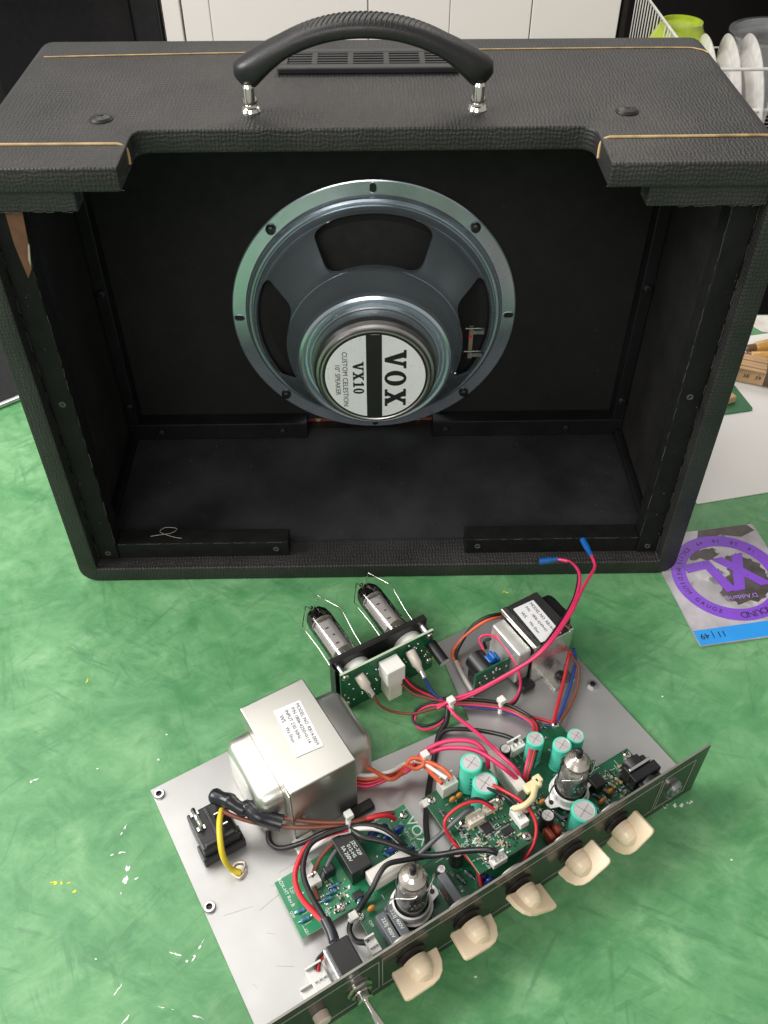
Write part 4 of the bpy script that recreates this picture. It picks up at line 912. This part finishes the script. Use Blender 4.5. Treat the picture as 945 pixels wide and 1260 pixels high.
for u, v, lab in ((0.0335, 0.0285, 'clear glass vacuum tube standing beside two grey film capacitors'), (0.1710, 0.0375, 'clear glass vacuum tube standing among teal capacitors near the input jack')):
    socket(u, v, ZB); ptube(u, v, ZB + .001, lab)

# --- small speaker-jack board on edge beside the output transformer
sb = part('jack_board', MB().box((0.1660, 0.1450, PZ), (0.1990, 0.1466, 0.0320)), [PCB], ch, 'small green board standing on edge')
part('jack_body', MB().box((0.1720, 0.1468, PZ), (0.1930, 0.1640, 0.0220), b=.003, seg=3), BLACKP, sb)
part('jack_barrel', MB().cyl((0.1800, 0.1468, 0.022), (0.1800, 0.1650, 0.022), .009, n=20), BLACKP, sb)
mb = MB()
for i in range(14): mb.lathe([(.0011, 0), (.0007, .0006), (.0001, .0008)], M.Translation((rnd.uniform(.168, .197), 0.1449, rnd.uniform(.008, .029))) @ M.Rotation(R(90), 4, 'X'), 8)
part('solder_joints', mb, SOLDER, sb, kind='stuff')
mb = MB()
for i, (u, c_) in enumerate(((0.188, .034), (0.192, .030), (0.1845, .031))): mb.box((u - .0018, 0.1500, .022), (u + .0018, 0.1580, c_), b=.001)
part('blue_receptacles', mb, BLUET, sb)

# --- wiring: every wire one part of the chassis
def wire(col, pts, r=.0011, name='wire'):
    return part(name, MB().tube(spline([L(*p) for p in pts], 6), r, 8), WIRE[col], ch)
# twisted speaker pair running up to the two blue terminals
w1 = wire('pink', [(686, 688, .042), (702, 692, .046), (713, 706, .050), (711, 728, .050), (702, 750, .054), (690, 770, .056), (672, 794, .056), (648, 816, .046), (612, 838, .030), (580, 855, .020), (553, 864, .015), (538, 868, .012)], .0014)
w2 = wire('pink', [(728, 684, .046), (732, 697, .048), (724, 712, .050), (715, 728, .052), (705, 750, .056), (694, 768, .058), (676, 792, .058), (654, 812, .049), (615, 835, .032), (584, 851, .022), (556, 861, .017), (538, 872, .012)], .0014)
wire('black', [(698, 690, .045), (711, 704, .049), (708, 730, .049), (699, 750, .053), (686, 770, .055), (668, 794, .055), (645, 815, .045), (610, 836, .028), (578, 852, .018), (545, 866, .011)], .0010)
def spade(w_, a, b):
    a, b = L(*a), L(*b); d = (b - a).normalized(); s = V((-d.y, d.x, 0)); mb = MB()
    mb.tube([a, a + (b - a) * .35, a + (b - a) * .45, b], [.0019, .0021, .0028, .0028], 10, 0)
    mb.add([b + s * .0024, b - s * .0024, b - s * .0024 + d * .003, b + s * .0024 + d * .003], [(0, 1, 2, 3)], 1)
    part('blue_terminal', mb, [BLUET, SOLDER], w_)
spade(w1, (686, 688, .042), (664, 691, .041)); spade(w2, (728, 684, .046), (717, 664, .045))
wire('pink', [(680, 818, .010), (684, 790, .020), (676, 800, .030), (681, 822, .026), (681, 838, .016), (676, 858, .008), (660, 872, .008), (625, 868, .010)], .0010) if False else None
wire('pink', [(595, 800, .026), (590, 786, .032), (600, 781, .036), (615, 788, .036), (628, 806, .034), (638, 826, .026), (640, 845, .016), (632, 862, .010), (618, 870, .009)], .0011)
wire('black', [(598, 798, .024), (596, 789, .030), (605, 786, .032)], .0011)
wire('black', [(640, 830, .022), (641, 846, .014), (634, 864, .009), (619, 872, .0085)], .0011)
wire('black', [(618, 755, .030), (600, 759, .030), (582, 770, .024), (568, 790, .016), (561, 808, .010), (566, 826, .007)], .0015)
wire('orange', [(618, 758, .028), (598, 764, .028), (575, 780, .020), (558, 800, .012), (559, 812, .009), (568, 818, .008)], .0015)
sl = part('heat_shrink', MB().tube(spline([L(561, 814, .010), L(567, 826, .010), L(576, 842, .010), L(583, 853, .010)], 4), .0020, 8), pm('clear_sleeve', (0.45, 0.42, 0.38), 0.2), ch)
wire('red', [(701, 800, .026), (698, 815, .018), (693, 840, .010), (686, 868, .008), (681, 889, .014)], .0014)
wire('blue', [(706, 798, .024), (708, 815, .014), (701, 845, .008), (692, 872, .008), (685, 890, .013)], .0013)
wire('brown', [(702, 806, .022), (712, 822, .014), (710, 846, .008), (702, 868, .008), (688, 890, .013)], .0013)
wire('red', [(540, 862, .012), (580, 866, .010), (620, 870, .009), (650, 881, .009), (680, 889, .012)], .0013)
wire('blue', [(538, 858, .012), (570, 868, .009), (618, 874, .008), (645, 884, .008), (665, 892, .010), (680, 893, .012)], .0012)
for i, (col, dz) in enumerate((('black', .004), ('red', .0), ('brown', .002), ('pink', .001))):
    o = i * 2.1 - 3
    wire(col, [(545, 862 + o, .012 + dz), (585, 864 + o, .011 + dz), (617, 868 + o, .011 + dz), (640, 877 + o, .013 + dz), (657 - o * .6, 889 + o * .5, .022), (660 - o * 1.4, 905, .032), (655 - o * 1.3, 930, .034), (649 - o, 952, .028), (647 - o * .8, 966, .018)], .0012)
wire('pink', [(551, 868, .014), (562, 882, .014), (585, 900, .022), (612, 925, .034), (634, 946, .034), (644, 962, .020)], .0015)
wire('black', [(552, 866, .013), (530, 865, .011), (512, 874, .008), (508, 886, .006), (518, 893, .006), (535, 890, .007), (547, 880, .010), (552, 868, .012)], .0011)
wire('pink', [(553, 869, .012), (530, 868, .010), (514, 876, .007), (511, 890, .005), (522, 898, .005), (538, 893, .006), (549, 882, .009), (554, 871, .012)], .0011)
wire('black', [(551, 870, .012), (549, 888, .009), (540, 905, .007), (533, 940, .006), (527, 975, .006), (524, 1010, .012), (527, 1045, .020)], .0022)
wire('black', [(537, 915, .006), (545, 901, .008), (560, 897, .010), (590, 899, .012), (620, 905, .018), (636, 912, .022)], .0018)
# from the valve board to the harness
wire('brown', [(459, 855, .028), (468, 868, .018), (485, 876, .010), (510, 878, .008), (540, 870, .010), (553, 868, .012)], .0012)
for col, x in (('brown', 486), ('black', 491), ('red', 496), ('black', 500)):
    wire(col, [(x, 832, .026), (x + 10, 843, .020), (x + 26, 855 - (x - 486) * .2, .014), (545, 863, .011), (570, 867, .010)], .0012)
wire('blue', [(522, 833, .026), (528, 845, .018), (537, 857, .012), (548, 864, .011)], .0013)
# transformer secondaries
for i, (col, y0, y1, zz) in enumerate((('orange', 945, 947, .020), ('white', 953, 938, .018), ('orange', 957, 941, .014), ('red', 962, 945, .010), ('pink', 966, 949, .008))):
    wire(col, [(437, y0, zz), (455, y0 + 1, zz), (480, y1 + 12 - i, zz + .004), (497, y1 + 2, .018), (510, 938 + i, .020)], .0016)
wire('white', [(510, 936, .022), (520, 938, .024), (535, 948, .028), (550, 958, .030)], .0016)
wire('orange', [(510, 938, .020), (522, 942, .022), (532, 953, .026), (544, 964, .030)], .0016); wire('orange', [(512, 934, .024), (528, 938, .028), (545, 946, .032), (556, 957, .030)], .0016)
wire('pink', [(510, 940, .020), (520, 926, .026), (540, 915, .032), (562, 911, .036), (585, 914, .038), (598, 928, .034), (601, 945, .024)], .0017)
wire('pink', [(510, 942, .018), (524, 930, .024), (545, 921, .030), (575, 921, .036), (595, 928, .038), (620, 945, .038), (640, 962, .026)], .0017)
wire('orange', [(500, 940, .026), (507, 933, .028), (519, 934, .028), (521, 941, .026), (511, 946, .024), (502, 942, .026)], .0015, 'wire')
# mains side
wire('brown', [(345, 1006, .030), (375, 1010, .030), (410, 1012, .030), (440, 1010, .030), (465, 1003, .028), (485, 1000, .022)], .0016)
wire('brown', [(274, 998, .034), (290, 1005, .032), (318, 1013, .028), (360, 1018, .028), (400, 1017, .028), (432, 1014, .028), (460, 1008, .026)], .0016)
wire('red', [(440, 1010, .028), (460, 1005, .030), (476, 1003, .028), (486, 1008, .020)], .0018)
wire('black', [(330, 1022, .008), (332, 1036, .007), (345, 1044, .008), (372, 1037, .014), (400, 1024, .024), (430, 1017, .028), (460, 1016, .030), (480, 1024, .028), (500, 1042, .022)], .0019)
wire('white', [(378, 1048, .012), (402, 1033, .022), (430, 1022, .028), (458, 1019, .029), (480, 1026, .026), (496, 1040, .022)], .0018)
wire('black', [(432, 1020, .028), (446, 1030, .030), (470, 1035, .030), (495, 1044, .028), (515, 1052, .026), (540, 1052, .030), (570, 1047, .040), (600, 1046, .047), (612, 1050, .046)], .0021)
wire('grey', [(515, 1052, .026), (535, 1033, .034), (552, 1018, .042), (572, 1000, .048), (582, 994, .046)], .0017)
wire('black', [(528, 1053, .024), (500, 1058, .028), (478, 1063, .030), (467, 1075, .028), (457, 1095, .022), (442, 1118, .012), (433, 1132, .010), (430, 1146, .010), (438, 1158, .012), (455, 1160, .020)], .0019)
wire('red', [(428, 1020, .030), (400, 1028, .028), (379, 1040, .026), (368, 1058, .024), (363, 1080, .022), (370, 1103, .024), (388, 1124, .030), (402, 1138, .034), (408, 1150, .034)], .0019)
wire('black', [(428, 1018, .031), (402, 1026, .030), (383, 1038, .028), (374, 1058, .027), (374, 1080, .027), (384, 1104, .030), (398, 1128, .034), (407, 1146, .036), (410, 1154, .036)], .0019)
wire('brown', [(432, 1022, .026), (412, 1036, .024), (394, 1056, .022), (385, 1078, .018), (388, 1096, .014), (392, 1106, .012)], .0016)
wire('grey', [(434, 1024, .025), (420, 1038, .023), (405, 1060, .020), (394, 1086, .014)], .0016)
wire('red', [(405, 1170, .020), (394, 1182, .014), (391, 1195, .014)], .0012); wire('black', [(403, 1168, .021), (391, 1180, .015), (388, 1193, .014)], .0012)
part('heat_shrink', MB().tube(spline([L(400, 1132, .034), L(407, 1146, .035), L(411, 1158, .035)], 4), .0036, 10), SLEEVE, ch)
# effects board leads
wire('red', [(608, 996, .047), (590, 986, .052), (570, 990, .052), (553, 1002, .048), (547, 1015, .044), (556, 1034, .036), (575, 1055, .030), (588, 1072, .026), (592, 1090, .020)], .0012)
wire('black', [(606, 992, .047), (588, 983, .053), (570, 987, .052)], .0012)
wire('red', [(607, 966, .040), (622, 974, .044), (640, 985, .046), (654, 1000, .044), (660, 1018, .040), (657, 1038, .034), (648, 1054, .028), (641, 1064, .022)], .0012)
wire('black', [(600, 970, .038), (622, 980, .046), (640, 996, .046)], .0011)
# earth wire, mains sleeve
yw = wire('yellow', [(273, 996, .030), (270, 1012, .032), (271, 1035, .030), (275, 1055, .022), (284, 1069, .010), (296, 1074, .0062)], .0021, 'earth_wire')
mb = MB(); c = L(295, 1072, PZ); mb.lathe([(.0052, 0), (.0052, .0012), (.0030, .0014), (.0028, .0034), (.0001, .0036)], M.Translation(c), 14); mb.tube(spline([c + V((.004, -.002, .002)), c + V((-.002, -.005, .002)), c + V((-.005, .001, .0025)), c + V((0, .005, .003)), c + V((.005, .002, .003)), c + V((.001, -.003, .0035))], 6), .0010, 6)
part('ground_tag', mb, pm('tinned_strands', (0.75, 0.68, 0.58), 0.4, 0.7), ch)
part('mains_sleeve', MB().tube(spline([L(261, 978, .034), L(268, 981, .036), L(281, 985, .037), L(293, 993, .036), L(301, 996, .034), L(306, 994, .035), L(316, 1003, .034), L(330, 1008, .031), L(347, 1013, .029)], 5), [.003, .0042, .0052, .0056, .0056, .0052, .0050, .0046, .0046, .0050, .0055, .0056, .0050, .0046, .0044, .0044, .0046, .0050, .0054, .0052, .0050, .0050, .0052, .0054, .0055, .0054, .0052, .0052, .0053, .0054, .0055, .0056, .0056, .0056, .0057, .0057, .0057, .0057, .0057, .0057, .0058][:41], 14), SLEEVE, ch)
# cable ties
def tie(a, b, mat=NYLON, r=.0018):
    a, b = L(*a), L(*b); mb = MB(); mb.tube([a, a + (b - a) * .3, a + (b - a) * .6, b], [r * 1.0, r * 1.15, r, r], 8)
    d = (a - b).normalized(); mb.box(a - V((.0028, .0028, .002)), a + V((.0028, .0028, .0026)), b=.0006); part('cable_tie', mb, mat, ch)
tie((429, 1003, .035), (428, 1022, .026)); tie((555, 862, .020), (556, 878, .008)); tie((617, 862, .018), (615, 877, .006)); tie((523, 929, .030), (519, 946, .018)); tie((435, 1128, .014), (430, 1134, .012)); tie((524, 989, .010), (518, 988, .008))
# yellowed clip holding the harness near the effects board
mb = MB(); mb.tube(spline([L(632, 995, .046), L(645, 991, .050), L(655, 982, .050), L(658, 972, .048), L(660, 964, .046)], 5), .0022, 8); c = L(656, 968, .046); mb.box(c - V((.007, .003, .002)), c + V((.006, .004, .003)), b=.0015); c2 = L(661, 960, .046); mb.box(c2 - V((.003, .003, .002)), c2 + V((.003, .003, .003)), b=.001)
part('harness_clip', mb, YNYLON, ch)

# ------------------------------------------------------------------ power valve module standing in the plate's cut-out
oc = V((0.1137, 0.1950, 0)); vb = thing('power_valve_module', 'black bracket and green board carrying two output valves, standing in the chassis cut-out', 'valve board', local_to_world(oc.x, oc.y), TH, org=oc)
mb = MB(); mb.box((0.0710, 0.1998, 0.0004), (0.1565, 0.2012, 0.0500), b=.0004); mb.box((0.0710, 0.1890, 0.0486), (0.1565, 0.1997, 0.0500), b=.0004) if False else None
mb.box((0.0700, 0.1930, 0.0004), (0.0710, 0.2012, 0.0500), b=.0003); mb.box((0.0711, 0.2013, 0.0485), (0.1564, 0.2050, 0.0500), b=.0004)
part('bracket', mb, pm('black_painted_steel', (0.016, 0.015, 0.015), 0.35), vb)
pb_ = part('circuit_board', MB().box((0.0722, 0.1882, 0.0004), (0.1550, 0.1898, 0.0485)), [PCB], vb, 'green board on edge')
part('board_edge', MB().box((0.0722, 0.1881, 0.04852), (0.1550, 0.1899, 0.04900)), PCBE, pb_)
mb = MB()
for i in range(46): mb.lathe([(.0010, 0), (.0007, .0005), (.0001, .0008)], M.Translation((rnd.uniform(.075, .152), 0.1881, rnd.uniform(.006, .045))) @ M.Rotation(R(90), 4, 'X'), 7)
part('solder_joints', mb, SOLDER, pb_, kind='stuff')
for u, z in ((0.0760, 0.0440), (0.1515, 0.0440), (0.1515, 0.012), (0.0760, 0.010)):
    screw('board_screw', (u, 0.1881, z), .0030, pb_, (0, -1, 0)); part('stand_off', MB().cyl((u, 0.1899, z), (u, 0.1997, z), .0028, n=12), STEEL, vb)
TUB = (0.0908, 0.1383); ZT = 0.0300
for u in TUB:
    mb = MB(); TU = fr((u, 0.1900, ZT + .001), (1, 0, 0), (0, 0, -1))             # local z away from the camera (+v)
    mb.lathe([(.0001, .0), (.0120, .0), (.0125, .002), (.0125, .0140), (.0105, .0145)], TU, 28); part('valve_socket', mb, NYLON, vb)
    # bent wire retainer hooks
    mb = MB()
    for s in (-1, 1):
        mb.tube([(u + s * .0150, 0.2013, ZT), (u + s * .0155, 0.228, ZT + .004), (u + s * .0178, 0.252, ZT + .008), (u + s * .0060, 0.2690, ZT + .014 if s > 0 else ZT + .008), (u + s * .0010, 0.2685, ZT + .003)], .00042, 6)
    part('retaining_spring', mb, CHROME, vb)
def otube(u, label):
    o = local_to_world(u, 0.2012, ZT); t = thing('vacuum_tube', label, 'vacuum tube', o, TH, 'output valves', org=(u, 0.2012, ZT))
    T = fr((u, 0.2012, ZT), (1, 0, 0), (0, 0, -1))
    part('glass_envelope', MB().lathe([(.0100, .0030), (.0106, .0070), (.0108, .0400), (.0108, .0540), (.0100, .0595), (.0080, .0632), (.0050, .0650), (.0028, .0662), (.0016, .0685), (.0004, .0700)], T, 36), SMOKE, t)
    part('getter_flash', MB().lathe([(.0102, .0545), (.0096, .0588), (.0076, .0622), (.0048, .0640), (.0024, .0652)], T, 28), DGETTER, t)
    mb = MB(); mb.lathe([(.0094, .0505), (.0094, .0512), (.0001, .0512)], T, 24); mb.lathe([(.0094, .0165), (.0094, .0172), (.0001, .0172)], T, 24); part('mica_disc', mb, MICA, t)
    mb = MB(); mb.box((-.0072, -.0050, .0174), (.0072, .0050, .0503), b=.0014, T=T)
    for s in (-1, 1): mb.cyl(T @ V((s * .0078, 0, .0174)), T @ V((s * .0078, 0, .0503)), .0010, n=8)
    ap = part('anode_plate', mb, ANODE, t)
    mb = MB()
    for k in range(3): mb.box((-.0022 + .002 * (k % 2), -.00515, .024 + k * .0085), (.0008 + .0012 * (k % 2), -.00502, .0250 + k * .0085), T=T)
    part('anode_hole', mb, INK, ap)
    mb = MB(); mb.lathe([(.0100, .0), (.0100, .0040), (.0001, .0042)], T, 24)
    for k in range(8): mb.tube([T @ V((.006 * math.cos(k * .785), .006 * math.sin(k * .785), .004)), T @ V((.0045 * math.cos(k * .785), .0045 * math.sin(k * .785), .0165))], .0004, 5)
    part('pin_base', mb, MICA, t)
    part('exhaust_tip', MB().lathe([(.0012, .0690), (.0018, .0705), (.0001, .0715)], T, 10), BLACKP, t)
otube(TUB[0], 'smoky glass output valve on the module bracket nearer the large power transformer')
otube(TUB[1], 'smoky glass output valve on the module bracket nearer the small output transformer')
# push-on connectors, wire plug, capacitor on the near face of the board
CLEARN = pm('clear_nylon_boot', (0.62, 0.56, 0.47), 0.25, coat=0.3)
for (a, b) in (((441, 830, .040), (459, 857, .026)), ((504, 800, .040), (522, 834, .026))):
    p, q = L(*a), L(*b); d = q - p
    mb = MB(); mb.tube([p, p + d * .05, p + d * .5, p + d * .62, p + d * .8, q], [.0035, .0042, .0042, .0028, .0024, .0018], 10, 0); mb.tube([p + d * .62, p + d * .95], .0026, 8, 1)
    part('push_on_connector', mb, [CLEARN, SOLDER], vb)
pc = L(482, 818, .042); mb = MB(); mb.box((pc.x - .008, 0.1740, .0270), (pc.x + .008, 0.1878, .0440), b=.0008)
part('wire_plug', mb, NYLON, vb); part('plug_header', MB().box((pc.x - .006, 0.1745, .0060), (pc.x + .006, 0.1878, .0268), b=.0008), pm('ivory_nylon', (0.70, 0.67, 0.56), 0.4), vb)
p, q = V((0.1525, 0.1875, .034)), V((0.1535, 0.1690, .030))
mb = MB(); mb.cyl(p, q, .0046, n=24, capmat=1)
dd = (q - p).normalized(); xx = V((1, 0, 0)); yy = dd.cross(xx).normalized()
for i in range(4):
    mb.text(('4700uF', '25V', 'LOW', 'ESR')[i % 4], .0040, fr(p + dd * (.003 + .0038 * i) - yy * .00475, xx, dd), 2, 0)
part('capacitor', mb, [BLACKP, CAPTOP, pm('gold_print', (0.55, 0.45, 0.12), 0.4)], vb, 'black capacitor with gold print')

# ------------------------------------------------------------------ things lying round the cabinet
A0 = at(861, 797); ang = R(8.587)
pk = thing('string_packet', 'guitar string packet with a purple ring and letters beside the cabinet corner', 'string packet', (A0.x, A0.y, 0), ang)
WK, HK = 0.1060, 0.1265
part('sleeve', MB().prism(rrect(0, 0, WK, HK, .003, 3), .0003, .0022), pm('pale_photo_print', (0.46, 0.43, 0.46), 0.35, var=0.4, nscale=28), pk)
def jag(poly, amp=.0022, k=5):
    out = []; g = random.Random(len(poly) * 7)
    for i, p in enumerate(poly):
        q = poly[(i + 1) % len(poly)]
        for j in range(k):
            t = j / k; out.append((p[0] + (q[0] - p[0]) * t + (g.uniform(-amp, amp) if j else 0), p[1] + (q[1] - p[1]) * t + (g.uniform(-amp, amp) if j else 0)))
    return out
part('photo_print', MB().prism([(0.030, 0.104), (0.048, 0.118), (0.052, 0.1262), (0.100, 0.1262), (0.1040, 0.1180), (0.088, 0.112), (0.070, 0.118)], .0022, .00228), pm('dark_photo_print', (0.070, 0.058, 0.055), 0.35, var=0.5, nscale=80), pk)
part('photo_print', MB().prism(jag([(0.050, 0.0360), (0.040, 0.052), (0.058, 0.070), (0.062, 0.090), (0.074, 0.094), (0.0905, 0.078), (0.0905, 0.058), (0.078, 0.040)]), .0022, .00229), MATS['dark_photo_print'], pk)
part('photo_print', MB().prism(jag([(0.030, 0.093), (0.036, 0.102), (0.056, 0.1035), (0.060, 0.096), (0.044, 0.090)]), .0022, .0023), MATS['dark_photo_print'], pk)
part('blue_band', MB().prism([(0.0005, 0.0004), (WK - .0005, 0.0004), (WK - .0005, 0.0158), (0.0002, 0.0158)], .0022, .00236), pm('sky_blue_print', (0.01, 0.30, 0.80), 0.3, var=0.06), pk)
for i in range(16):
    g = random.Random(i + 40); x, y = g.uniform(.006, .10), g.uniform(.02, .12)
    part('photo_patch', MB().prism(jag([(x, y), (x + g.uniform(.004, .012), y - .003), (x + g.uniform(.005, .014), y + g.uniform(.003, .010)), (x - .002, y + g.uniform(.003, .008))], .0012, 4), .0022, .00224 + i * .000003), pm('grey_photo_print_%d' % (i % 3), ((.35, .32, .33), (.20, .18, .19), (.48, .45, .46))[i % 3], 0.35, var=0.4, nscale=90), pk)
PUR = pm('purple_print', (0.22, 0.060, 0.60), 0.3, var=0.06)
cx, cy, ro, ri, n = 0.0556, 0.0680, 0.0496, 0.0370, 72
vs = []
for z in (.0022, .0026):
    for r in (ri, ro): vs += [(cx + r * math.cos(2 * math.pi * k / n), cy + r * math.sin(2 * math.pi * k / n), z) for k in range(n)]
fs = []
for k in range(n):
    j = (k + 1) % n; fs += [(2 * n + k, 3 * n + k, 3 * n + j, 2 * n + j), (n + k, n + j, 3 * n + j, 3 * n + k), (k, 2 * n + k, 2 * n + j, j)]
part('purple_ring', MB().add(vs, fs), PUR, pk)
T180 = lambda x, y: M.Translation((x, y, .0027)) @ M.Rotation(math.pi, 4, 'Z')
mb = MB(); TX = M.Translation((cx + .0275, cy - .0160, 0)) @ M(((-1, .30, 0, 0), (0, -1, 0, 0), (0, 0, 1, 0), (0, 0, 0, 1)))
TX = M(((-1, 0.16, 0, 0.0800), (-.10, -1, 0, 0.0930), (0, 0, 1, .0022), (0, 0, 0, 1)))
mb.prism([(0, 0), (.0105, 0), (.0330, .0390), (.0225, .0390)], 0, .00040, TX); mb.prism([(-.004, .0390), (.0065, .0390), (.0310, 0), (.0205, 0)], 0, .00046, TX)
mb.prism([(.0340, 0.0), (.0430, 0.0), (.0395, .0380), (.0300, .0380)], 0, .00052, TX); mb.prism([(.0340, 0.0), (.0600, 0.0), (.0594, .0090), (.0332, .0090)], 0, .00058, TX)
part('large_letters', mb, PUR, pk)
mb = MB()
def ringtext(t, start, step, s, r=0.0433, flip=False):
    for i, c_ in enumerate(t):
        a = R(start + step * i)
        T = M.Translation((cx + r * math.cos(a), cy + r * math.sin(a), .00275)) @ M.Rotation(a + (math.pi / 2 if not flip else -math.pi / 2), 4, 'Z')
        if c_ != ' ': mb.text(c_, s, T, 0, 0)
ringtext('NICKEL WOUND', -6, -8.3, .0092, flip=True)
mb2 = mb; ringtext('MEDIUM GAUGE', 160, 7.0, .0060, r=0.0433, flip=False); ringtext('EXL115', 128, -6.0, .0062, flip=True) if False else ringtext('EXL115', 122, 5.4, .0062)
ringtext('18  28  38  49', 35, 5.4, .0054)
mb.text('11 | 49', .0082, T180(.0150, .0090), 0, 0)
part('printed_text', mb, INK, pk)
part('brand_text', MB().text("D'Addario", .0068, T180(.0570, .0440), 0, 0.0001), pm('lilac_print', (0.45, 0.28, 0.75), 0.4), pk)

def quad(name, pts, z0, z1, mat, label, cat, r=None):
    P2 = [at(*p) for p in pts]; return tag(part(name, MB().prism([(p.x, p.y) for p in P2], z0, z1), mat), label, cat)
def poly_thing(name, poly, z0, z1, mat, label, cat): return tag(part(name, MB().prism(poly, z0, z1), mat), label, cat)
poly_thing('paper_sheet', [(0.306, 0.0870), (0.520, 0.131), (0.470, 0.375), (0.250, 0.330)], .0002, .0012, WHITE, 'blank white sheet of card under the folding ruler', 'paper')
poly_thing('paper_sheet', [(0.436, 0.425 - .012), (0.460, 0.3780), (0.560, 0.350), (0.600, 0.412)], .0002, .0010, pm('cream_paper', (0.72, 0.68, 0.62), 0.7), 'cream paper at the far edge of the table', 'paper')
gc = rrect(0, 0, 0.060, 0.062, .004, 4); ga = R(52)
o = part('green_card', MB().prism(gc, .0013, .0030), pm('matt_green_card', (0.035, 0.155, 0.070), 0.55)); o.location = (0.3445, 0.2165, 0); o.rotation_euler = (0, 0, R(11)); tag(o, 'matt green rounded card lying on the white sheet', 'card')
o.name = 'green_card'
o = part('wood_peg', MB().box((-.008, -.004, 0), (.006, .004, .008), b=.001), WOODR); o.location = (0.3800, 0.2420, .0031); o.rotation_euler = (0, 0, R(25)); tag(o, 'small pale wood block on the green card', 'wood block')
# folding ruler: a stack of hinged wooden leaves
fo = thing('folding_ruler', 'folded wooden ruler with printed centimetre numbers', 'folding ruler', (0.402, 0.288, .0031), R(-22))
for i in range(5):
    part('leaf', MB().box((-.030, -.009 + .0062 * i, .0), (.110, -.0036 + .0062 * i, .017 + .0006 * (i % 2)), b=.0006), WOODR, fo)
    part('painted_end', MB().box((.028, -.0092 + .0062 * i, .0), (.111, -.0034 + .0062 * i, .0184), b=.0006), pm('dark_ruler_tip', (0.10, 0.070, 0.045), 0.5), fo)
mb = MB()
for i, t in enumerate(('36', '37', '38', '39')): mb.text(t, .0068, fr((-.016 + .0125 * i, -.0093, .0085), (1, 0, 0), (0, 0, 1)), 0, 0)
for i in range(28): mb.box((-.028 + .002 * i, -.00925, .0130 if i % 5 else .0115), (-.0277 + .002 * i, -.0091, .0165))
part('printed_numbers', mb, INK, fo)
part('front_leaf', MB().box((-.030, -.0090, -.0001), (.110, -.0089, .0001)), WOODR, fo)
mb = MB(); mb.text('4', .0075, fr((.034, -.0094, .0085), (1, 0, 0), (0, 0, 1)), 0, 0); mb.text('0', .0075, fr((.040, -.0094, .0085), (1, 0, 0), (0, 0, 1)), 0, 0); part('red_number', mb, pm('red_print', (0.55, 0.06, 0.04), 0.5), fo)
def tool(p, q, z, label):
    p, q = V((p[0], p[1], z)), V((q[0], q[1], z)); d = q - p
    t = thing('screwdriver', label, 'screwdriver', (p.x, p.y, z), 0, 'wooden handled tools', org=p)
    part('handle', MB().tube([p + d * s for s in (0, .03, .15, .4, .6, .8, .95, 1)], [.004, .006, .0068, .0075, .0078, .0070, .005, .003], 16), WOODH, t)
    part('ferrule', MB().tube([p - d * .10, p + d * .03], [.0045, .0046], 14), pm('brown_ferrule', (0.25, 0.13, 0.07), 0.35, 0.5), t)
    part('shaft', MB().tube([p - d * .75, p - d * .09], .0025, 8), STEEL, t)
tool((0.4220, 0.3130), (0.500, 0.306), .0112, 'yellow wooden handled screwdriver beside the folding ruler')
tool((0.4330, 0.3310), (0.520, 0.353), .0110, 'yellow wooden handled screwdriver beside the cream paper')
# flat black device at the other side
td = thing('tablet', 'flat black tablet with a silver rim beside the cabinet', 'tablet', (-0.50, 0.33, 0), R(40))
Tt = at(0, 502); o2 = V((-0.50, 0.33, 0))
td.rotation_euler = (0, 0, R(38)); td.location = (-0.398, 0.2515, 0)
part('rim', MB().box((-.200, 0, .0003), (0.080, .150, .0055), b=.002), pm('silver_rim', (0.75, 0.75, 0.74), 0.3, 0.8), td)
part('screen', MB().box((-.196, .0050, .0056), (0.076, .145, .0062)), OVENB, td)
# stray hair on the cabinet's lower cleat
hr = thing('stray_fibre', 'thin pale fibre curled on the lower cleat inside the cabinet', 'fibre', (-0.185, 0.022, 0.0332), org=(-0.185, 0.022, 0.0332))
part('strand', MB().tube(spline([(-0.200, 0.022, 0.0334), (-0.192, 0.021, 0.0360), (-0.182, 0.024, 0.0350), (-0.178, 0.030, 0.0345), (-0.188, 0.031, 0.0350), (-0.192, 0.026, 0.0345), (-0.180, 0.020, 0.0345), (-0.172, 0.0185, 0.0340)], 8), .00022, 5), pm('pale_fibre', (0.45, 0.43, 0.38), 0.6), hr)
